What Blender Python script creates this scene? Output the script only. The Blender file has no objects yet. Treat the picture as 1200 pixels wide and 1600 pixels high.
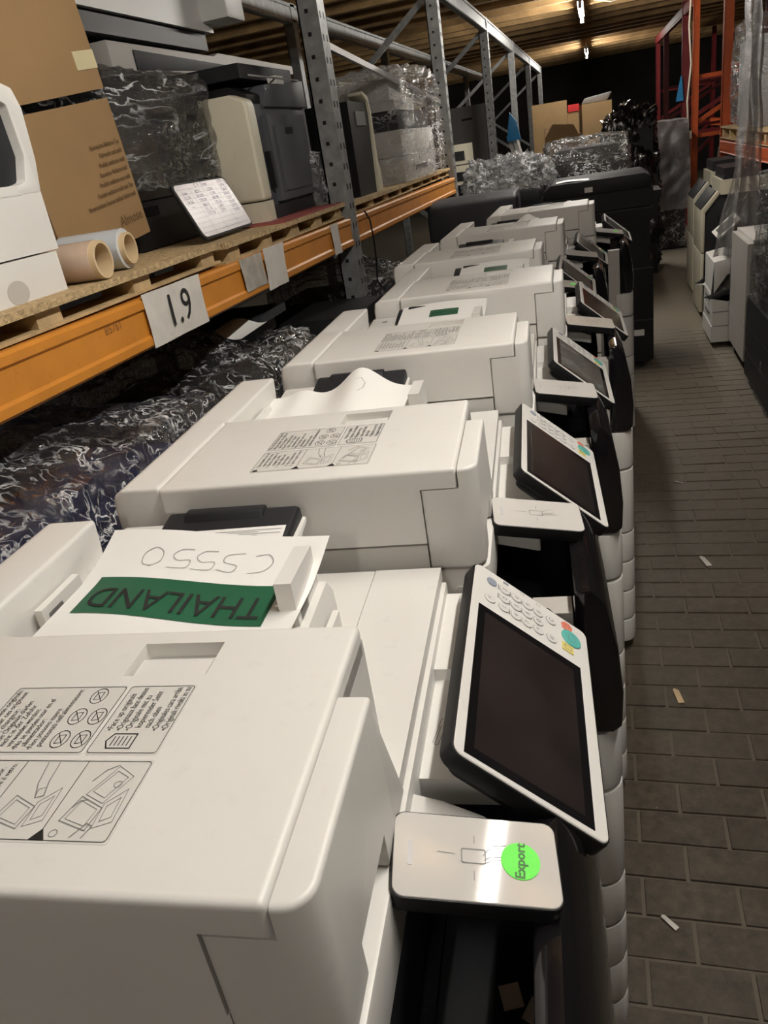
import bpy, bmesh, math, random
from mathutils import Matrix, Vector, Euler, noise

# ------------------------------------------------------------------ camera, light, exposure
SC = bpy.context.scene
COL = SC.collection
R = ((0.96003145, -0.0298889, -0.2782917), (0.2366017, -0.4445244, 0.86395468), (-0.1495301, -0.89526795, -0.41968564))
cam = bpy.data.objects.new('camera', bpy.data.cameras.new('camera'))
COL.objects.link(cam)
cam.data.sensor_fit = 'HORIZONTAL'; cam.data.sensor_width = 36.0; cam.data.lens = 36.0 * 1205 / 1200
cam.data.clip_start = 0.02
cam.matrix_world = Matrix(((R[0][0], -R[0][1], -R[0][2], 0.0), (R[1][0], -R[1][1], -R[1][2], 0.0),
                           (R[2][0], -R[2][1], -R[2][2], 1.62), (0, 0, 0, 1)))
SC.camera = cam
W = bpy.data.worlds.new('world'); SC.world = W; W.use_nodes = True
W.node_tree.nodes['Background'].inputs[0].default_value = (0.9, 0.93, 1.0, 1)
W.node_tree.nodes['Background'].inputs[1].default_value = 0.006
vs = SC.view_settings
vs.view_transform = 'Standard'; vs.look = 'None'; vs.gamma = 1.0; vs.exposure = 0.4; vs.use_curve_mapping = False
LAMP_STRENGTH = 188.0
LAMP_COLOR = (1.0, 0.955, 0.885, 1)
rnd = random.Random(7)
V = Vector
PI = math.pi

# ------------------------------------------------------------------ materials
MATS = {}
def mat(name, col, rough=0.5, metal=0.0, var=0.06, vscale=6.0, bump=0.0, bscale=60.0, spec=0.5, dirt=0.0, coat=0.0, emit=0.0):
    if name in MATS: return MATS[name]
    m = bpy.data.materials.new(name); m.use_nodes = True
    nt = m.node_tree; N = nt.nodes; L = nt.links
    b = N['Principled BSDF']
    b.inputs['Roughness'].default_value = rough; b.inputs['Metallic'].default_value = metal
    b.inputs['Specular IOR Level'].default_value = spec
    b.inputs['Coat Weight'].default_value = coat
    tc = N.new('ShaderNodeTexCoord')
    nz = N.new('ShaderNodeTexNoise'); nz.inputs['Scale'].default_value = vscale; nz.inputs['Detail'].default_value = 6
    L.new(tc.outputs['Object'], nz.inputs['Vector'])
    mr = N.new('ShaderNodeMapRange'); mr.inputs[1].default_value = 0.3; mr.inputs[2].default_value = 0.7
    mr.inputs[3].default_value = 1 - var; mr.inputs[4].default_value = 1 + var
    L.new(nz.outputs[0], mr.inputs[0])
    mx = N.new('ShaderNodeMix'); mx.data_type = 'RGBA'; mx.blend_type = 'MULTIPLY'; mx.inputs[0].default_value = 1
    mx.inputs[6].default_value = (*col, 1); L.new(mr.outputs[0], mx.inputs[7])
    out = mx.outputs[2]
    if dirt > 0:
        n2 = N.new('ShaderNodeTexNoise'); n2.inputs['Scale'].default_value = vscale * 9; n2.inputs['Detail'].default_value = 8
        L.new(tc.outputs['Object'], n2.inputs['Vector'])
        r2 = N.new('ShaderNodeMapRange'); r2.inputs[1].default_value = 0.60; r2.inputs[2].default_value = 0.78
        r2.inputs[3].default_value = 0; r2.inputs[4].default_value = dirt
        L.new(n2.outputs[0], r2.inputs[0])
        m2 = N.new('ShaderNodeMix'); m2.data_type = 'RGBA'; L.new(r2.outputs[0], m2.inputs[0])
        L.new(out, m2.inputs[6]); m2.inputs[7].default_value = (col[0] * .45, col[1] * .42, col[2] * .38, 1); out = m2.outputs[2]
    L.new(out, b.inputs['Base Color'])
    if emit > 0:
        L.new(out, b.inputs['Emission Color']); b.inputs['Emission Strength'].default_value = emit
    if bump > 0:
        n3 = N.new('ShaderNodeTexNoise'); n3.inputs['Scale'].default_value = bscale; n3.inputs['Detail'].default_value = 5
        L.new(tc.outputs['Object'], n3.inputs['Vector'])
        bp = N.new('ShaderNodeBump'); bp.inputs['Strength'].default_value = bump; bp.inputs['Distance'].default_value = 0.01
        L.new(n3.outputs[0], bp.inputs['Height']); L.new(bp.outputs[0], b.inputs['Normal'])
    MATS[name] = m
    return m

def film_mat(name, col=(.80, .81, .83), lo=.03, hi=.55, scale=9.0, rough=.10, bump=.8, stretch=(1, 1, 1), bscale=14.0, width=.035, gloss=.5):
    """clear plastic film: see-through, glossy, with whitish creases that also paint in highlights"""
    if name in MATS: return MATS[name]
    m = bpy.data.materials.new(name); m.use_nodes = True
    nt = m.node_tree; N = nt.nodes; L = nt.links
    b = N['Principled BSDF']; o = N['Material Output']
    b.inputs['Base Color'].default_value = (*col, 1); b.inputs['Roughness'].default_value = .3
    tc = N.new('ShaderNodeTexCoord'); mp = N.new('ShaderNodeMapping'); mp.inputs['Scale'].default_value = stretch; mp.inputs['Rotation'].default_value = (.3, .4, .5)
    L.new(tc.outputs['Object'], mp.inputs[0])
    def nz(sc, det, dis):
        n = N.new('ShaderNodeTexNoise'); n.inputs['Scale'].default_value = sc; n.inputs['Detail'].default_value = det; n.inputs['Distortion'].default_value = dis
        L.new(mp.outputs[0], n.inputs['Vector']); return n
    def math_(op, a, v2=None, c=None):
        n = N.new('ShaderNodeMath'); n.operation = op; L.new(a, n.inputs[0])
        if v2 is not None:
            if isinstance(v2, (int, float)): n.inputs[1].default_value = v2
            else: L.new(v2, n.inputs[1])
        n.use_clamp = bool(c); return n.outputs[0]
    n1 = nz(scale, 3, 1.2); n2 = nz(scale * .45, 2, .3)
    d = math_('ABSOLUTE', math_('SUBTRACT', n1.outputs[0], .5))
    mr = N.new('ShaderNodeMapRange'); mr.inputs[1].default_value = 0; mr.inputs[2].default_value = width; mr.inputs[3].default_value = 1; mr.inputs[4].default_value = 0
    L.new(d, mr.inputs[0])
    mk = N.new('ShaderNodeMapRange'); mk.inputs[1].default_value = .38; mk.inputs[2].default_value = .62; L.new(n2.outputs[0], mk.inputs[0])
    crease = math_('MULTIPLY', math_('MULTIPLY', mr.outputs[0], mk.outputs[0]), hi)  # opaque white along the creases, painting their highlights into the colour
    n3 = nz(bscale, 5, 1.5)
    bp = N.new('ShaderNodeBump'); bp.inputs['Strength'].default_value = bump; bp.inputs['Distance'].default_value = .03
    L.new(n3.outputs[0], bp.inputs['Height']); L.new(bp.outputs[0], b.inputs['Normal'])
    t = N.new('ShaderNodeBsdfTransparent')
    g = N.new('ShaderNodeBsdfGlossy'); g.inputs['Roughness'].default_value = rough; L.new(bp.outputs[0], g.inputs['Normal'])
    lw = N.new('ShaderNodeLayerWeight'); lw.inputs[0].default_value = gloss; L.new(bp.outputs[0], lw.inputs['Normal'])
    gf = math_('ADD', math_('MULTIPLY', lw.outputs['Fresnel'], .75), .03, True)
    m1 = N.new('ShaderNodeMixShader'); L.new(gf, m1.inputs[0]); L.new(t.outputs[0], m1.inputs[1]); L.new(g.outputs[0], m1.inputs[2])
    m2 = N.new('ShaderNodeMixShader'); L.new(math_('ADD', crease, lo, True), m2.inputs[0]); L.new(m1.outputs[0], m2.inputs[1]); L.new(b.outputs[0], m2.inputs[2])
    L.new(m2.outputs[0], o.inputs['Surface'])
    MATS[name] = m
    return m

white = mat('warm_white_plastic', (.74, .725, .69), .42, var=.025, bump=.03, bscale=900, dirt=.10)
white2 = mat('grey_white_plastic', (.66, .645, .61), .45, var=.03, dirt=.12)
beige = mat('beige_grey_plastic', (.50, .475, .44), .5, var=.04, dirt=.15)
cream = mat('cream_plastic', (.66, .62, .48), .45, var=.05, dirt=.15)
black = mat('black_plastic', (.009, .009, .010), .45, var=.15, spec=.3)
blackgl = mat('glossy_black_plastic', (.008, .007, .008), .12, var=.1, coat=.3)
charcoal = mat('charcoal_plastic', (.016, .0165, .019), .55, var=.12, bump=.04, bscale=600, spec=.3)
dgrey = mat('dark_grey_plastic', (.038, .040, .047), .55, var=.08, dirt=.2, spec=.3)
mgrey = mat('mid_grey_plastic', (.16, .157, .153), .5, var=.08, dirt=.2)
screen = mat('screen_glass', (.022, .017, .016), .16, var=.25, vscale=14, spec=.6)
screen2 = mat('film_covered_screen', (.13, .13, .12), .25, var=.5, vscale=18)
paperm = mat('white_paper', (.86, .85, .82), .75, var=.015)
ink = mat('dark_ink', (.014, .014, .014), .6, var=.05)
inkgrey = mat('grey_print', (.24, .235, .225), .6, var=.05)
pencil = mat('pencil_mark', (.38, .37, .35), .7, var=.05)
labelm = mat('label_grey', (.66, .645, .605), .5, var=.02)
greenlab = mat('dark_green_label', (.015, .105, .05), .45, var=.08)
neon = mat('neon_green_sticker', (.10, .85, .03), .5, var=.02)
stkink = mat('sticker_ink', (.05, .17, .04), .6, var=.02)
teal = mat('teal_key', (.12, .48, .43), .4, var=.02)
redkey = mat('salmon_key', (.75, .22, .15), .4, var=.02)
yelkey = mat('yellow_key', (.72, .62, .20), .4, var=.02)
keym = mat('key_grey', (.70, .685, .66), .35, var=.02)
bluegrey = mat('blue_grey_key', (.30, .33, .40), .35, var=.02)
orange = mat('orange_paint', (.58, .225, .028), .42, var=.10, vscale=9, dirt=.35)
orange2 = mat('red_orange_paint', (.48, .085, .018), .45, var=.12, dirt=.4)
redp = mat('dark_red_paint', (.16, .014, .016), .45, var=.15, dirt=.3)
galv = mat('galvanised_steel', (.30, .31, .31), .48, metal=.55, var=.22, vscale=22, dirt=.4)
steel = mat('bright_steel', (.6, .6, .6), .3, metal=.9, var=.1)
wood = mat('pallet_wood', (.46, .33, .17), .8, var=.22, vscale=14, bump=.25, bscale=90, dirt=.35)
chip = mat('chipboard', (.50, .36, .19), .85, var=.3, vscale=70, bump=.8, bscale=160, dirt=.4)
redboard = mat('red_stained_board', (.32, .06, .05), .7, var=.3, vscale=12, dirt=.3)
timber = mat('ceiling_timber', (.33, .205, .085), .75, var=.35, vscale=5, bump=.2, bscale=60, dirt=.5)
darkwood = mat('dark_boarding', (.10, .06, .03), .85, var=.4, vscale=4, dirt=.4)
card = mat('brown_cardboard', (.30, .185, .083), .85, var=.06, vscale=5, bump=.06, bscale=80, dirt=.08)
card2 = mat('light_cardboard', (.36, .235, .11), .85, var=.08, vscale=5, dirt=.08)
cardink = mat('carton_print', (.15, .085, .035), .8, var=.1)
tube_card = mat('tube_cardboard', (.62, .47, .28), .8, var=.06)
tape = mat('masking_tape', (.62, .55, .33), .7, var=.04)
rollfilm = mat('rolled_film', (.60, .64, .68), .2, var=.06, vscale=20, coat=.5)
rollfilm2 = mat('thin_film_on_tube', (.62, .47, .36), .22, var=.08, vscale=20, coat=.5)
navy = mat('navy_plastic', (.02, .03, .13), .4, var=.2)
bluem = mat('bright_blue', (.02, .25, .55), .5, var=.08)
boardm = mat('whiteboard', (.36, .32, .335), .3, var=.04)
rubber = mat('black_rubber', (.015, .015, .015), .8, var=.2)
litter = mat('litter_paper', (.62, .60, .55), .8, var=.2)
rope = mat('pale_rope', (.55, .50, .40), .8, var=.15)
wallm = mat('dark_wall', (.035, .032, .03), .9, var=.3, vscale=2, bump=.2, bscale=12)
pageface = mat('dirty_tape_white', (.66, .63, .58), .35, var=.07, vscale=20, bump=.2, bscale=40)
film = film_mat('clear_film', lo=.025, hi=.85, scale=7, stretch=(1.2, .5, 2.2), bscale=20, width=.035, gloss=.28, bump=.9, rough=.07)
film_tight = film_mat('tight_stretch_film', lo=.04, scale=6, stretch=(1, 1, 4), bscale=9)
film_haze = film_mat('hazy_film', col=(.62, .60, .60), lo=.14, hi=.25, scale=5, rough=.25, bump=.5, bscale=6)
film_bubble = film_mat('crumpled_clear_film', lo=.10, hi=.7, scale=16, rough=.08, bscale=18, bump=1.0, width=.06)
blackfilm = mat('black_stretch_film', (.006, .006, .007), .13, var=.2, bump=1.0, bscale=22, coat=.4)

# ------------------------------------------------------------------ geometry helpers
class G:
    """collects shapes into one mesh"""
    def __init__(self): self.bm = bmesh.new()
    def _merge(self, t):
        me = bpy.data.meshes.new('tmp'); t.to_mesh(me); t.free(); self.bm.from_mesh(me); bpy.data.meshes.remove(me)
    def _bev(self, t, bev, seg, zmin=None):
        if bev > 0:
            es = [e for e in t.edges if len(e.link_faces) == 2 and e.calc_face_angle(0) > 0.5 and (zmin is None or (e.verts[0].co.z + e.verts[1].co.z) / 2 > zmin)]
            bmesh.ops.bevel(t, geom=es, offset=bev, segments=seg, profile=.6, affect='EDGES', clamp_overlap=True)
    def box(self, x0, x1, y0, y1, z0, z1, bev=0.0, seg=2, M=None):
        t = bmesh.new()
        vs_ = [t.verts.new((x, y, z)) for z in (z0, z1) for y in (y0, y1) for x in (x0, x1)]
        for f in ((0, 2, 3, 1), (4, 5, 7, 6), (0, 1, 5, 4), (1, 3, 7, 5), (3, 2, 6, 7), (2, 0, 4, 6)):
            t.faces.new([vs_[i] for i in f])
        self._bev(t, bev, seg)
        if M is not None: t.transform(M)
        self._merge(t); return self
    def prism(self, pts, axis, a, b, bev=0.0, seg=2, M=None, zmin=None):
        """pts 2d polygon; axis 'x': (y,z), 'y': (x,z), 'z': (x,y)"""
        t = bmesh.new()
        def P(p, c):
            return {'x': (c, p[0], p[1]), 'y': (p[0], c, p[1]), 'z': (p[0], p[1], c)}[axis]
        A = [t.verts.new(P(p, a)) for p in pts]; B = [t.verts.new(P(p, b)) for p in pts]
        t.faces.new(A); t.faces.new(B[::-1])
        n = len(pts)
        for i in range(n): t.faces.new((A[i], B[i], B[(i + 1) % n], A[(i + 1) % n]))
        bmesh.ops.recalc_face_normals(t, faces=t.faces)
        self._bev(t, bev, seg, zmin)
        if M is not None: t.transform(M)
        self._merge(t); return self
    def cyl(self, p0, p1, r0, r1=None, n=16, hollow=0.0):
        p0 = V(p0); p1 = V(p1); r1 = r0 if r1 is None else r1
        d = (p1 - p0).normalized(); s = d.orthogonal().normalized(); c = d.cross(s)
        t = bmesh.new()
        ring = lambda p, r: [t.verts.new(p + (s * math.cos(2 * PI * i / n) + c * math.sin(2 * PI * i / n)) * r) for i in range(n)]
        A = ring(p0, r0); B = ring(p1, r1)
        for i in range(n): t.faces.new((A[i], A[(i + 1) % n], B[(i + 1) % n], B[i]))
        if hollow > 0:
            C_ = ring(p0, r0 * hollow); D = ring(p1, r1 * hollow)
            for i in range(n):
                j = (i + 1) % n
                t.faces.new((C_[j], C_[i], D[i], D[j])); t.faces.new((A[j], A[i], C_[i], C_[j])); t.faces.new((B[i], B[j], D[j], D[i]))
        else:
            t.faces.new(A[::-1]); t.faces.new(B)
        self._merge(t); return self
    def tube(self, pts, r, n=8):
        for i in range(len(pts) - 1): self.cyl(pts[i], pts[i + 1], r, r, n)
        return self
    def grid(self, fn, nu, nv, closed=False):
        t = bmesh.new()
        vv = [[t.verts.new(fn(i / nu, j / nv)) for j in range(nv + 1)] for i in range(nu + 1)]
        for i in range(nu):
            for j in range(nv): t.faces.new((vv[i][j], vv[i + 1][j], vv[i + 1][j + 1], vv[i][j + 1]))
        self._merge(t); return self
    def sheet(self, fn, nu, nv, th=0.0006):
        """thin sheet with thickness along z"""
        t = bmesh.new()
        vv = [[t.verts.new(fn(i / nu, j / nv)) for j in range(nv + 1)] for i in range(nu + 1)]
        fs = [t.faces.new((vv[i][j], vv[i + 1][j], vv[i + 1][j + 1], vv[i][j + 1])) for i in range(nu) for j in range(nv)]
        bmesh.ops.recalc_face_normals(t, faces=t.faces)
        bmesh.ops.solidify(t, geom=t.faces[:], thickness=th)
        self._merge(t); return self
    def stroke(self, pts, w, M=None, close=False):
        """flat ribbon in xy plane"""
        t = bmesh.new(); pts = [V((p[0], p[1], 0)) for p in pts]
        if close: pts = pts + [pts[0]]
        for a, b in zip(pts[:-1], pts[1:]):
            d = (b - a)
            if d.length < 1e-6: continue
            d.normalize(); n = V((-d.y, d.x, 0)) * w / 2; e = d * w * .4
            t.faces.new([t.verts.new(q) for q in (a - e - n, b + e - n, b + e + n, a - e + n)])
        if M is not None: t.transform(M)
        self._merge(t); return self
    def shell(self, c, h, k=.25, amp=.02, fr=5.0, seed=0.0, n=22, bottom=False, taper=0.0, ridge=.6):
        """crumpled wrap around a box"""
        t = bmesh.new(); c = V(c)
        faces = [((1, 0, 0), (0, 1, 0), (0, 0, 1)), ((-1, 0, 0), (0, -1, 0), (0, 0, 1)), ((0, 1, 0), (-1, 0, 0), (0, 0, 1)),
                 ((0, -1, 0), (1, 0, 0), (0, 0, 1)), ((0, 0, 1), (1, 0, 0), (0, 1, 0))]
        if bottom: faces.append(((0, 0, -1), (-1, 0, 0), (0, 1, 0)))
        for nn, ua, va in faces:
            nn, ua, va = V(nn), V(ua), V(va); vv = []
            for i in range(n + 1):
                row = []
                for j in range(n + 1):
                    p = nn + ua * (2 * i / n - 1) + va * (2 * j / n - 1)
                    s = p.normalized() * 1.25
                    p = p.lerp(s, k)
                    tz = 1 - taper * max(0, (p.z + 1) / 2)
                    q = V((p.x * h[0] * tz, p.y * h[1] * tz, p.z * h[2]))
                    f = noise.noise(q * fr + V((seed, seed * 2, 3.1))) * amp
                    f += (abs(noise.noise(q * fr * 2.7 + V((seed, 1.7, seed)))) - .25) * amp * ridge * 2
                    f += noise.noise(q * fr * 7 + V((seed, 9, 2))) * amp * .35
                    row.append(t.verts.new(c + q + V((p.x, p.y, p.z)).normalized() * f))
                vv.append(row)
            for i in range(n):
                for j in range(n): t.faces.new((vv[i][j], vv[i + 1][j], vv[i + 1][j + 1], vv[i][j + 1]))
        bmesh.ops.remove_doubles(t, verts=t.verts[:], dist=1e-5)
        bmesh.ops.recalc_face_normals(t, faces=t.faces)
        self._merge(t); return self
    def mesh(self, name, smooth=40):
        me = bpy.data.meshes.new(name)
        self.bm.to_mesh(me); self.bm.free()
        me.shade_smooth(); me.set_sharp_from_angle(angle=math.radians(smooth))
        return me
    def build(self, name, m, parent=None, M=None, smooth=40):
        if M is not None: self.bm.transform(M)
        return link(name, self.mesh(name, smooth), m, parent)

def link(name, me, m, parent=None):
    if not me.materials: me.materials.append(m)
    o = bpy.data.objects.new(name, me); COL.objects.link(o)
    if parent is not None: o.parent = parent
    return o
def tag(o, label=None, cat=None, group=None, kind=None):
    if label: o['label'] = label
    if cat: o['category'] = cat
    if group: o['group'] = group
    if kind: o['kind'] = kind
    return o
def thing(name, label, cat, loc=(0, 0, 0), rz=0.0, group=None):
    o = bpy.data.objects.new(name, None); COL.objects.link(o); o.empty_display_size = .1
    o.location = loc; o.rotation_euler = (0, 0, rz)
    return tag(o, label, cat, group)
def struct(o): o['kind'] = 'structure'; return o
def copy_tree(o, parent=None):
    c = o.copy(); COL.objects.link(c)
    if parent is not None: c.parent = parent
    for ch in list(o.children): copy_tree(ch, c)
    return c

def carve(g, cutters):
    """cut shapes out of g and return a new G"""
    a = bpy.data.objects.new('a', g.mesh('a')); COL.objects.link(a); tmp = [a]
    for c in cutters:
        b_ = bpy.data.objects.new('b', c.mesh('b')); COL.objects.link(b_); tmp.append(b_)
        md = a.modifiers.new('m', 'BOOLEAN'); md.operation = 'DIFFERENCE'; md.solver = 'EXACT'; md.object = b_
    dg = bpy.context.evaluated_depsgraph_get()
    me = bpy.data.meshes.new_from_object(a.evaluated_get(dg))
    for o in tmp: bpy.data.objects.remove(o)
    r = G(); r.bm.from_mesh(me); return r
def text_bm(s, size, align='CENTER', spacing=1.0, bold=0.0):
    cu = bpy.data.curves.new('t', 'FONT'); cu.body = s; cu.size = size; cu.align_x = align; cu.align_y = 'CENTER'
    cu.resolution_u = 3; cu.space_line = spacing; cu.offset = bold
    ob = bpy.data.objects.new('t', cu); COL.objects.link(ob)
    dg = bpy.context.evaluated_depsgraph_get()
    me = bpy.data.meshes.new_from_object(ob.evaluated_get(dg))
    bpy.data.objects.remove(ob); bpy.data.curves.remove(cu)
    b = bmesh.new(); b.from_mesh(me); bpy.data.meshes.remove(me)
    return b
def add_text(g, s, size, M, align='CENTER', spacing=1.0, bold=0.0):
    b = text_bm(s, size, align, spacing, bold); b.transform(M); g._merge(b); return g
def fit_text(g, s, size, M, width):
    b = text_bm(s, size, 'LEFT'); w = max(v.co.x for v in b.verts)
    if w > width: b.transform(Matrix.Scale(width / w, 4, (1, 0, 0)))
    b.transform(M); g._merge(b); return g
def frame(o, ex, ey, scale=1.0):
    ex = V(ex).normalized(); ey = V(ey); ey = (ey - ex * ey.dot(ex)).normalized(); ez = ex.cross(ey)
    return Matrix(((ex.x, ey.x, ez.x, o[0]), (ex.y, ey.y, ez.y, o[1]), (ex.z, ey.z, ez.z, o[2]), (0, 0, 0, 1)))
def rrect(x0, x1, y0, y1, r, n=5):
    pts = []
    for cx, cy, a0 in ((x1 - r, y1 - r, 0), (x0 + r, y1 - r, PI / 2), (x0 + r, y0 + r, PI), (x1 - r, y0 + r, 1.5 * PI)):
        for i in range(n + 1):
            a = a0 + PI / 2 * i / n; pts.append((cx + r * math.cos(a), cy + r * math.sin(a)))
    return pts
def circle(cx, cy, r, n=20, ry=None):
    ry = r if ry is None else ry
    return [(cx + r * math.cos(2 * PI * i / n), cy + ry * math.sin(2 * PI * i / n)) for i in range(n)]

# ------------------------------------------------------------------ the setting
def floor_mat(tex):
    m = bpy.data.materials.new('paver_floor' if tex else 'paver_stone'); m.use_nodes = True
    nt = m.node_tree; N = nt.nodes; L = nt.links; b = N['Principled BSDF']
    geo = N.new('ShaderNodeNewGeometry'); mp = N.new('ShaderNodeMapping'); mp.inputs['Location'].default_value = (-.0525, -.111, 0)
    L.new(geo.outputs['Position'], mp.inputs[0])
    n1 = N.new('ShaderNodeTexNoise'); n1.inputs['Scale'].default_value = 28; n1.inputs['Detail'].default_value = 9; n1.inputs['Roughness'].default_value = .7
    n2 = N.new('ShaderNodeTexNoise'); n2.inputs['Scale'].default_value = 2.2; n2.inputs['Detail'].default_value = 5
    for n in (n1, n2): L.new(geo.outputs['Position'], n.inputs['Vector'])
    cr = N.new('ShaderNodeValToRGB'); e = cr.color_ramp.elements
    e[0].position = .30; e[0].color = (.022, .017, .011, 1); e[1].position = .72; e[1].color = (.112, .090, .062, 1)
    L.new(n1.outputs[0], cr.inputs[0])
    mx = N.new('ShaderNodeMix'); mx.data_type = 'RGBA'; mx.blend_type = 'MULTIPLY'; mx.inputs[0].default_value = .8
    cr2 = N.new('ShaderNodeValToRGB'); cr2.color_ramp.elements[0].position = .35; cr2.color_ramp.elements[0].color = (.5, .5, .48, 1); cr2.color_ramp.elements[1].position = .7
    L.new(n2.outputs[0], cr2.inputs[0]); L.new(cr.outputs[0], mx.inputs[6]); L.new(cr2.outputs[0], mx.inputs[7])
    out = mx.outputs[2]
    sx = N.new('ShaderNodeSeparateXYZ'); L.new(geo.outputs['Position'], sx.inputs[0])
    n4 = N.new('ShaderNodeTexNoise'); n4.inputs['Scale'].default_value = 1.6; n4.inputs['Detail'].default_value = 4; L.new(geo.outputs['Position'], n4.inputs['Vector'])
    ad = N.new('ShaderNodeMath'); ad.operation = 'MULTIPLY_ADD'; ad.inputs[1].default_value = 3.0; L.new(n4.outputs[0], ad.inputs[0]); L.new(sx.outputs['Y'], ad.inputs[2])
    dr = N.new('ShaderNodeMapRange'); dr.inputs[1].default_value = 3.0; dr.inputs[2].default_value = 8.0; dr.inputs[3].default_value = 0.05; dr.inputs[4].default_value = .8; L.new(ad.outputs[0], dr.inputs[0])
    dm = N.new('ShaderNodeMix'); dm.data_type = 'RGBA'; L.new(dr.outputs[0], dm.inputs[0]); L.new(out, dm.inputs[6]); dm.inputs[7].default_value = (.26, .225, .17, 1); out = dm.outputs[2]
    bp = N.new('ShaderNodeBump'); bp.inputs['Strength'].default_value = .5; bp.inputs['Distance'].default_value = .004
    if tex:
        br = N.new('ShaderNodeTexBrick'); br.inputs['Scale'].default_value = 1; br.inputs['Brick Width'].default_value = .205
        br.inputs['Row Height'].default_value = .1015; br.inputs['Mortar Size'].default_value = .005; br.inputs['Mortar Smooth'].default_value = .3
        L.new(mp.outputs[0], br.inputs['Vector'])
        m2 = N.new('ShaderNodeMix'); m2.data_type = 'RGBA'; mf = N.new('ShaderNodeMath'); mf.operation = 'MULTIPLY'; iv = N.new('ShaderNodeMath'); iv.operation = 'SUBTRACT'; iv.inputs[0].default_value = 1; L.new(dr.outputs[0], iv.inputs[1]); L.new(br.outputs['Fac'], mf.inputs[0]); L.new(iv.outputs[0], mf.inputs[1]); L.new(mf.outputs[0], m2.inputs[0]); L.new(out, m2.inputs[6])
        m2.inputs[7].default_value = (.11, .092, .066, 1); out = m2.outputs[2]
    L.new(n1.outputs[0], bp.inputs['Height']); L.new(bp.outputs[0], b.inputs['Normal'])
    L.new(out, b.inputs['Base Color']); b.inputs['Roughness'].default_value = .62
    return m
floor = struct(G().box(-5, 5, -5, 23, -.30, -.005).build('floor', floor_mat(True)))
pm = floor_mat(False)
PW, PH = .205, .1015
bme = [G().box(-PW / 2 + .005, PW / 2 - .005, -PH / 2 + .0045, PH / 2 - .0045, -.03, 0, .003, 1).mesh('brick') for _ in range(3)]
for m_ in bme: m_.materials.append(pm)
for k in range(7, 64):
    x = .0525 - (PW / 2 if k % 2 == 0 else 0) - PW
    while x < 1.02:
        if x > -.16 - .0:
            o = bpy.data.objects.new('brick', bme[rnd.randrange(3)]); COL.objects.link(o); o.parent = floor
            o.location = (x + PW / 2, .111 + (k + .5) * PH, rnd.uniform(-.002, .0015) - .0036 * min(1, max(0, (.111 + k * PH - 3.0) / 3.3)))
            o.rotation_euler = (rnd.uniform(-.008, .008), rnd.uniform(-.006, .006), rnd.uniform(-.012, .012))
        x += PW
ceil = struct(G().box(-5, 5, -5, 23, 2.96, 3.06).build('ceiling', darkwood))
jm = G().box(-5, 5, -.045, .045, 2.80, 2.96, .004, 1).mesh('joist'); jm.materials.append(timber)
jm2 = G().box(-5, 5, -.11, .11, 2.90, 2.962, .004, 1).mesh('plank'); jm2.materials.append(timber)
y = -4.0; i = 0
while y < 22:
    o = bpy.data.objects.new('joist', jm); COL.objects.link(o); o.parent = ceil; o.location = (0, y, rnd.uniform(0, .03))
    if rnd.random() < .5:
        o = bpy.data.objects.new('plank', jm2); COL.objects.link(o); o.parent = ceil; o.location = (rnd.uniform(-.3, .3), y + .33, 0)
    y += rnd.uniform(.5, .72)
struct(G().box(-5, 5, 22.4, 22.6, -.3, 3.1).build('wall_back', wallm))
struct(G().box(-5, 5, -5, -4.8, -.3, 3.1).build('wall_front', wallm))
struct(G().box(-5, -4.8, -5, 22.6, -.3, 3.1).build('wall_left', wallm))
struct(G().box(4.8, 5, -5, 22.6, -.3, 3.1).build('wall_right', wallm))

# ceiling lamps: bare fluorescent tubes in a row over the aisle
tube_em = bpy.data.materials.new('glowing_tube'); tube_em.use_nodes = True
_n = tube_em.node_tree.nodes; _n.remove(_n['Principled BSDF'])
_e = _n.new('ShaderNodeEmission'); _e.inputs[0].default_value = LAMP_COLOR; _e.inputs[1].default_value = LAMP_STRENGTH
tube_em.node_tree.links.new(_e.outputs[0], _n['Material Output'].inputs[0])
def lamp(loc, label, L=1.5):
    t = thing('ceiling_lamp', label, 'lamp', loc, 0, 'fluorescent tubes over the aisle')
    G().box(-.03, .03, -L / 2, L / 2, .035, .085, .006).build('fixture', white2, t)
    for s in (-1, 1): G().box(-.018, .018, s * L / 2 - .012, s * L / 2 + .012, -.03, .04, .004).build('socket', white2, t)
    G().cyl((0, -L / 2 + .012, 0), (0, L / 2 - .012, 0), .014, n=12).build('tube', tube_em, t)
    for s in (-.5, .5): G().cyl((0, s * L * .6, .08), (0, s * L * .6, .20), .004, n=6).build('hanger', steel, t)
    return t
lamp((-.12, 10.6, 2.68), 'bright fluorescent tube hanging nearest, at the top of the view')
lamp((-.12, 17.0, 2.66), 'farther fluorescent tube glowing low under the timber ceiling')
lamp((-.10, 6.0, 2.70), 'fluorescent tube over the far half of the white copiers')
lamp((.40, 1.0, 2.70), 'fluorescent tube straight above the near white copiers')
lamp((.0, -2.6, 2.70), 'fluorescent tube far behind the viewer')

# ------------------------------------------------------------------ the row of white office copiers
TU = frame((0, 0, 0), (0, 1, 0), (-1, 0, 0))          # print on the cover: reads along +y, up is -x
def TM(u, v, z): return Matrix.Translation((u, v, z)) @ TU

def arc_plan(x0, x1, y0, y1, r, n=6):
    """plan outline with the (x1,y0) corner rounded"""
    pts = [(x0, y1), (x0, y0)]
    for i in range(n + 1):
        a = -PI / 2 + PI / 2 * i / n
        pts.append((x1 - r + r * math.cos(a), y0 + r + r * math.sin(a)))
    pts.append((x1, y1))
    return pts

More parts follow.
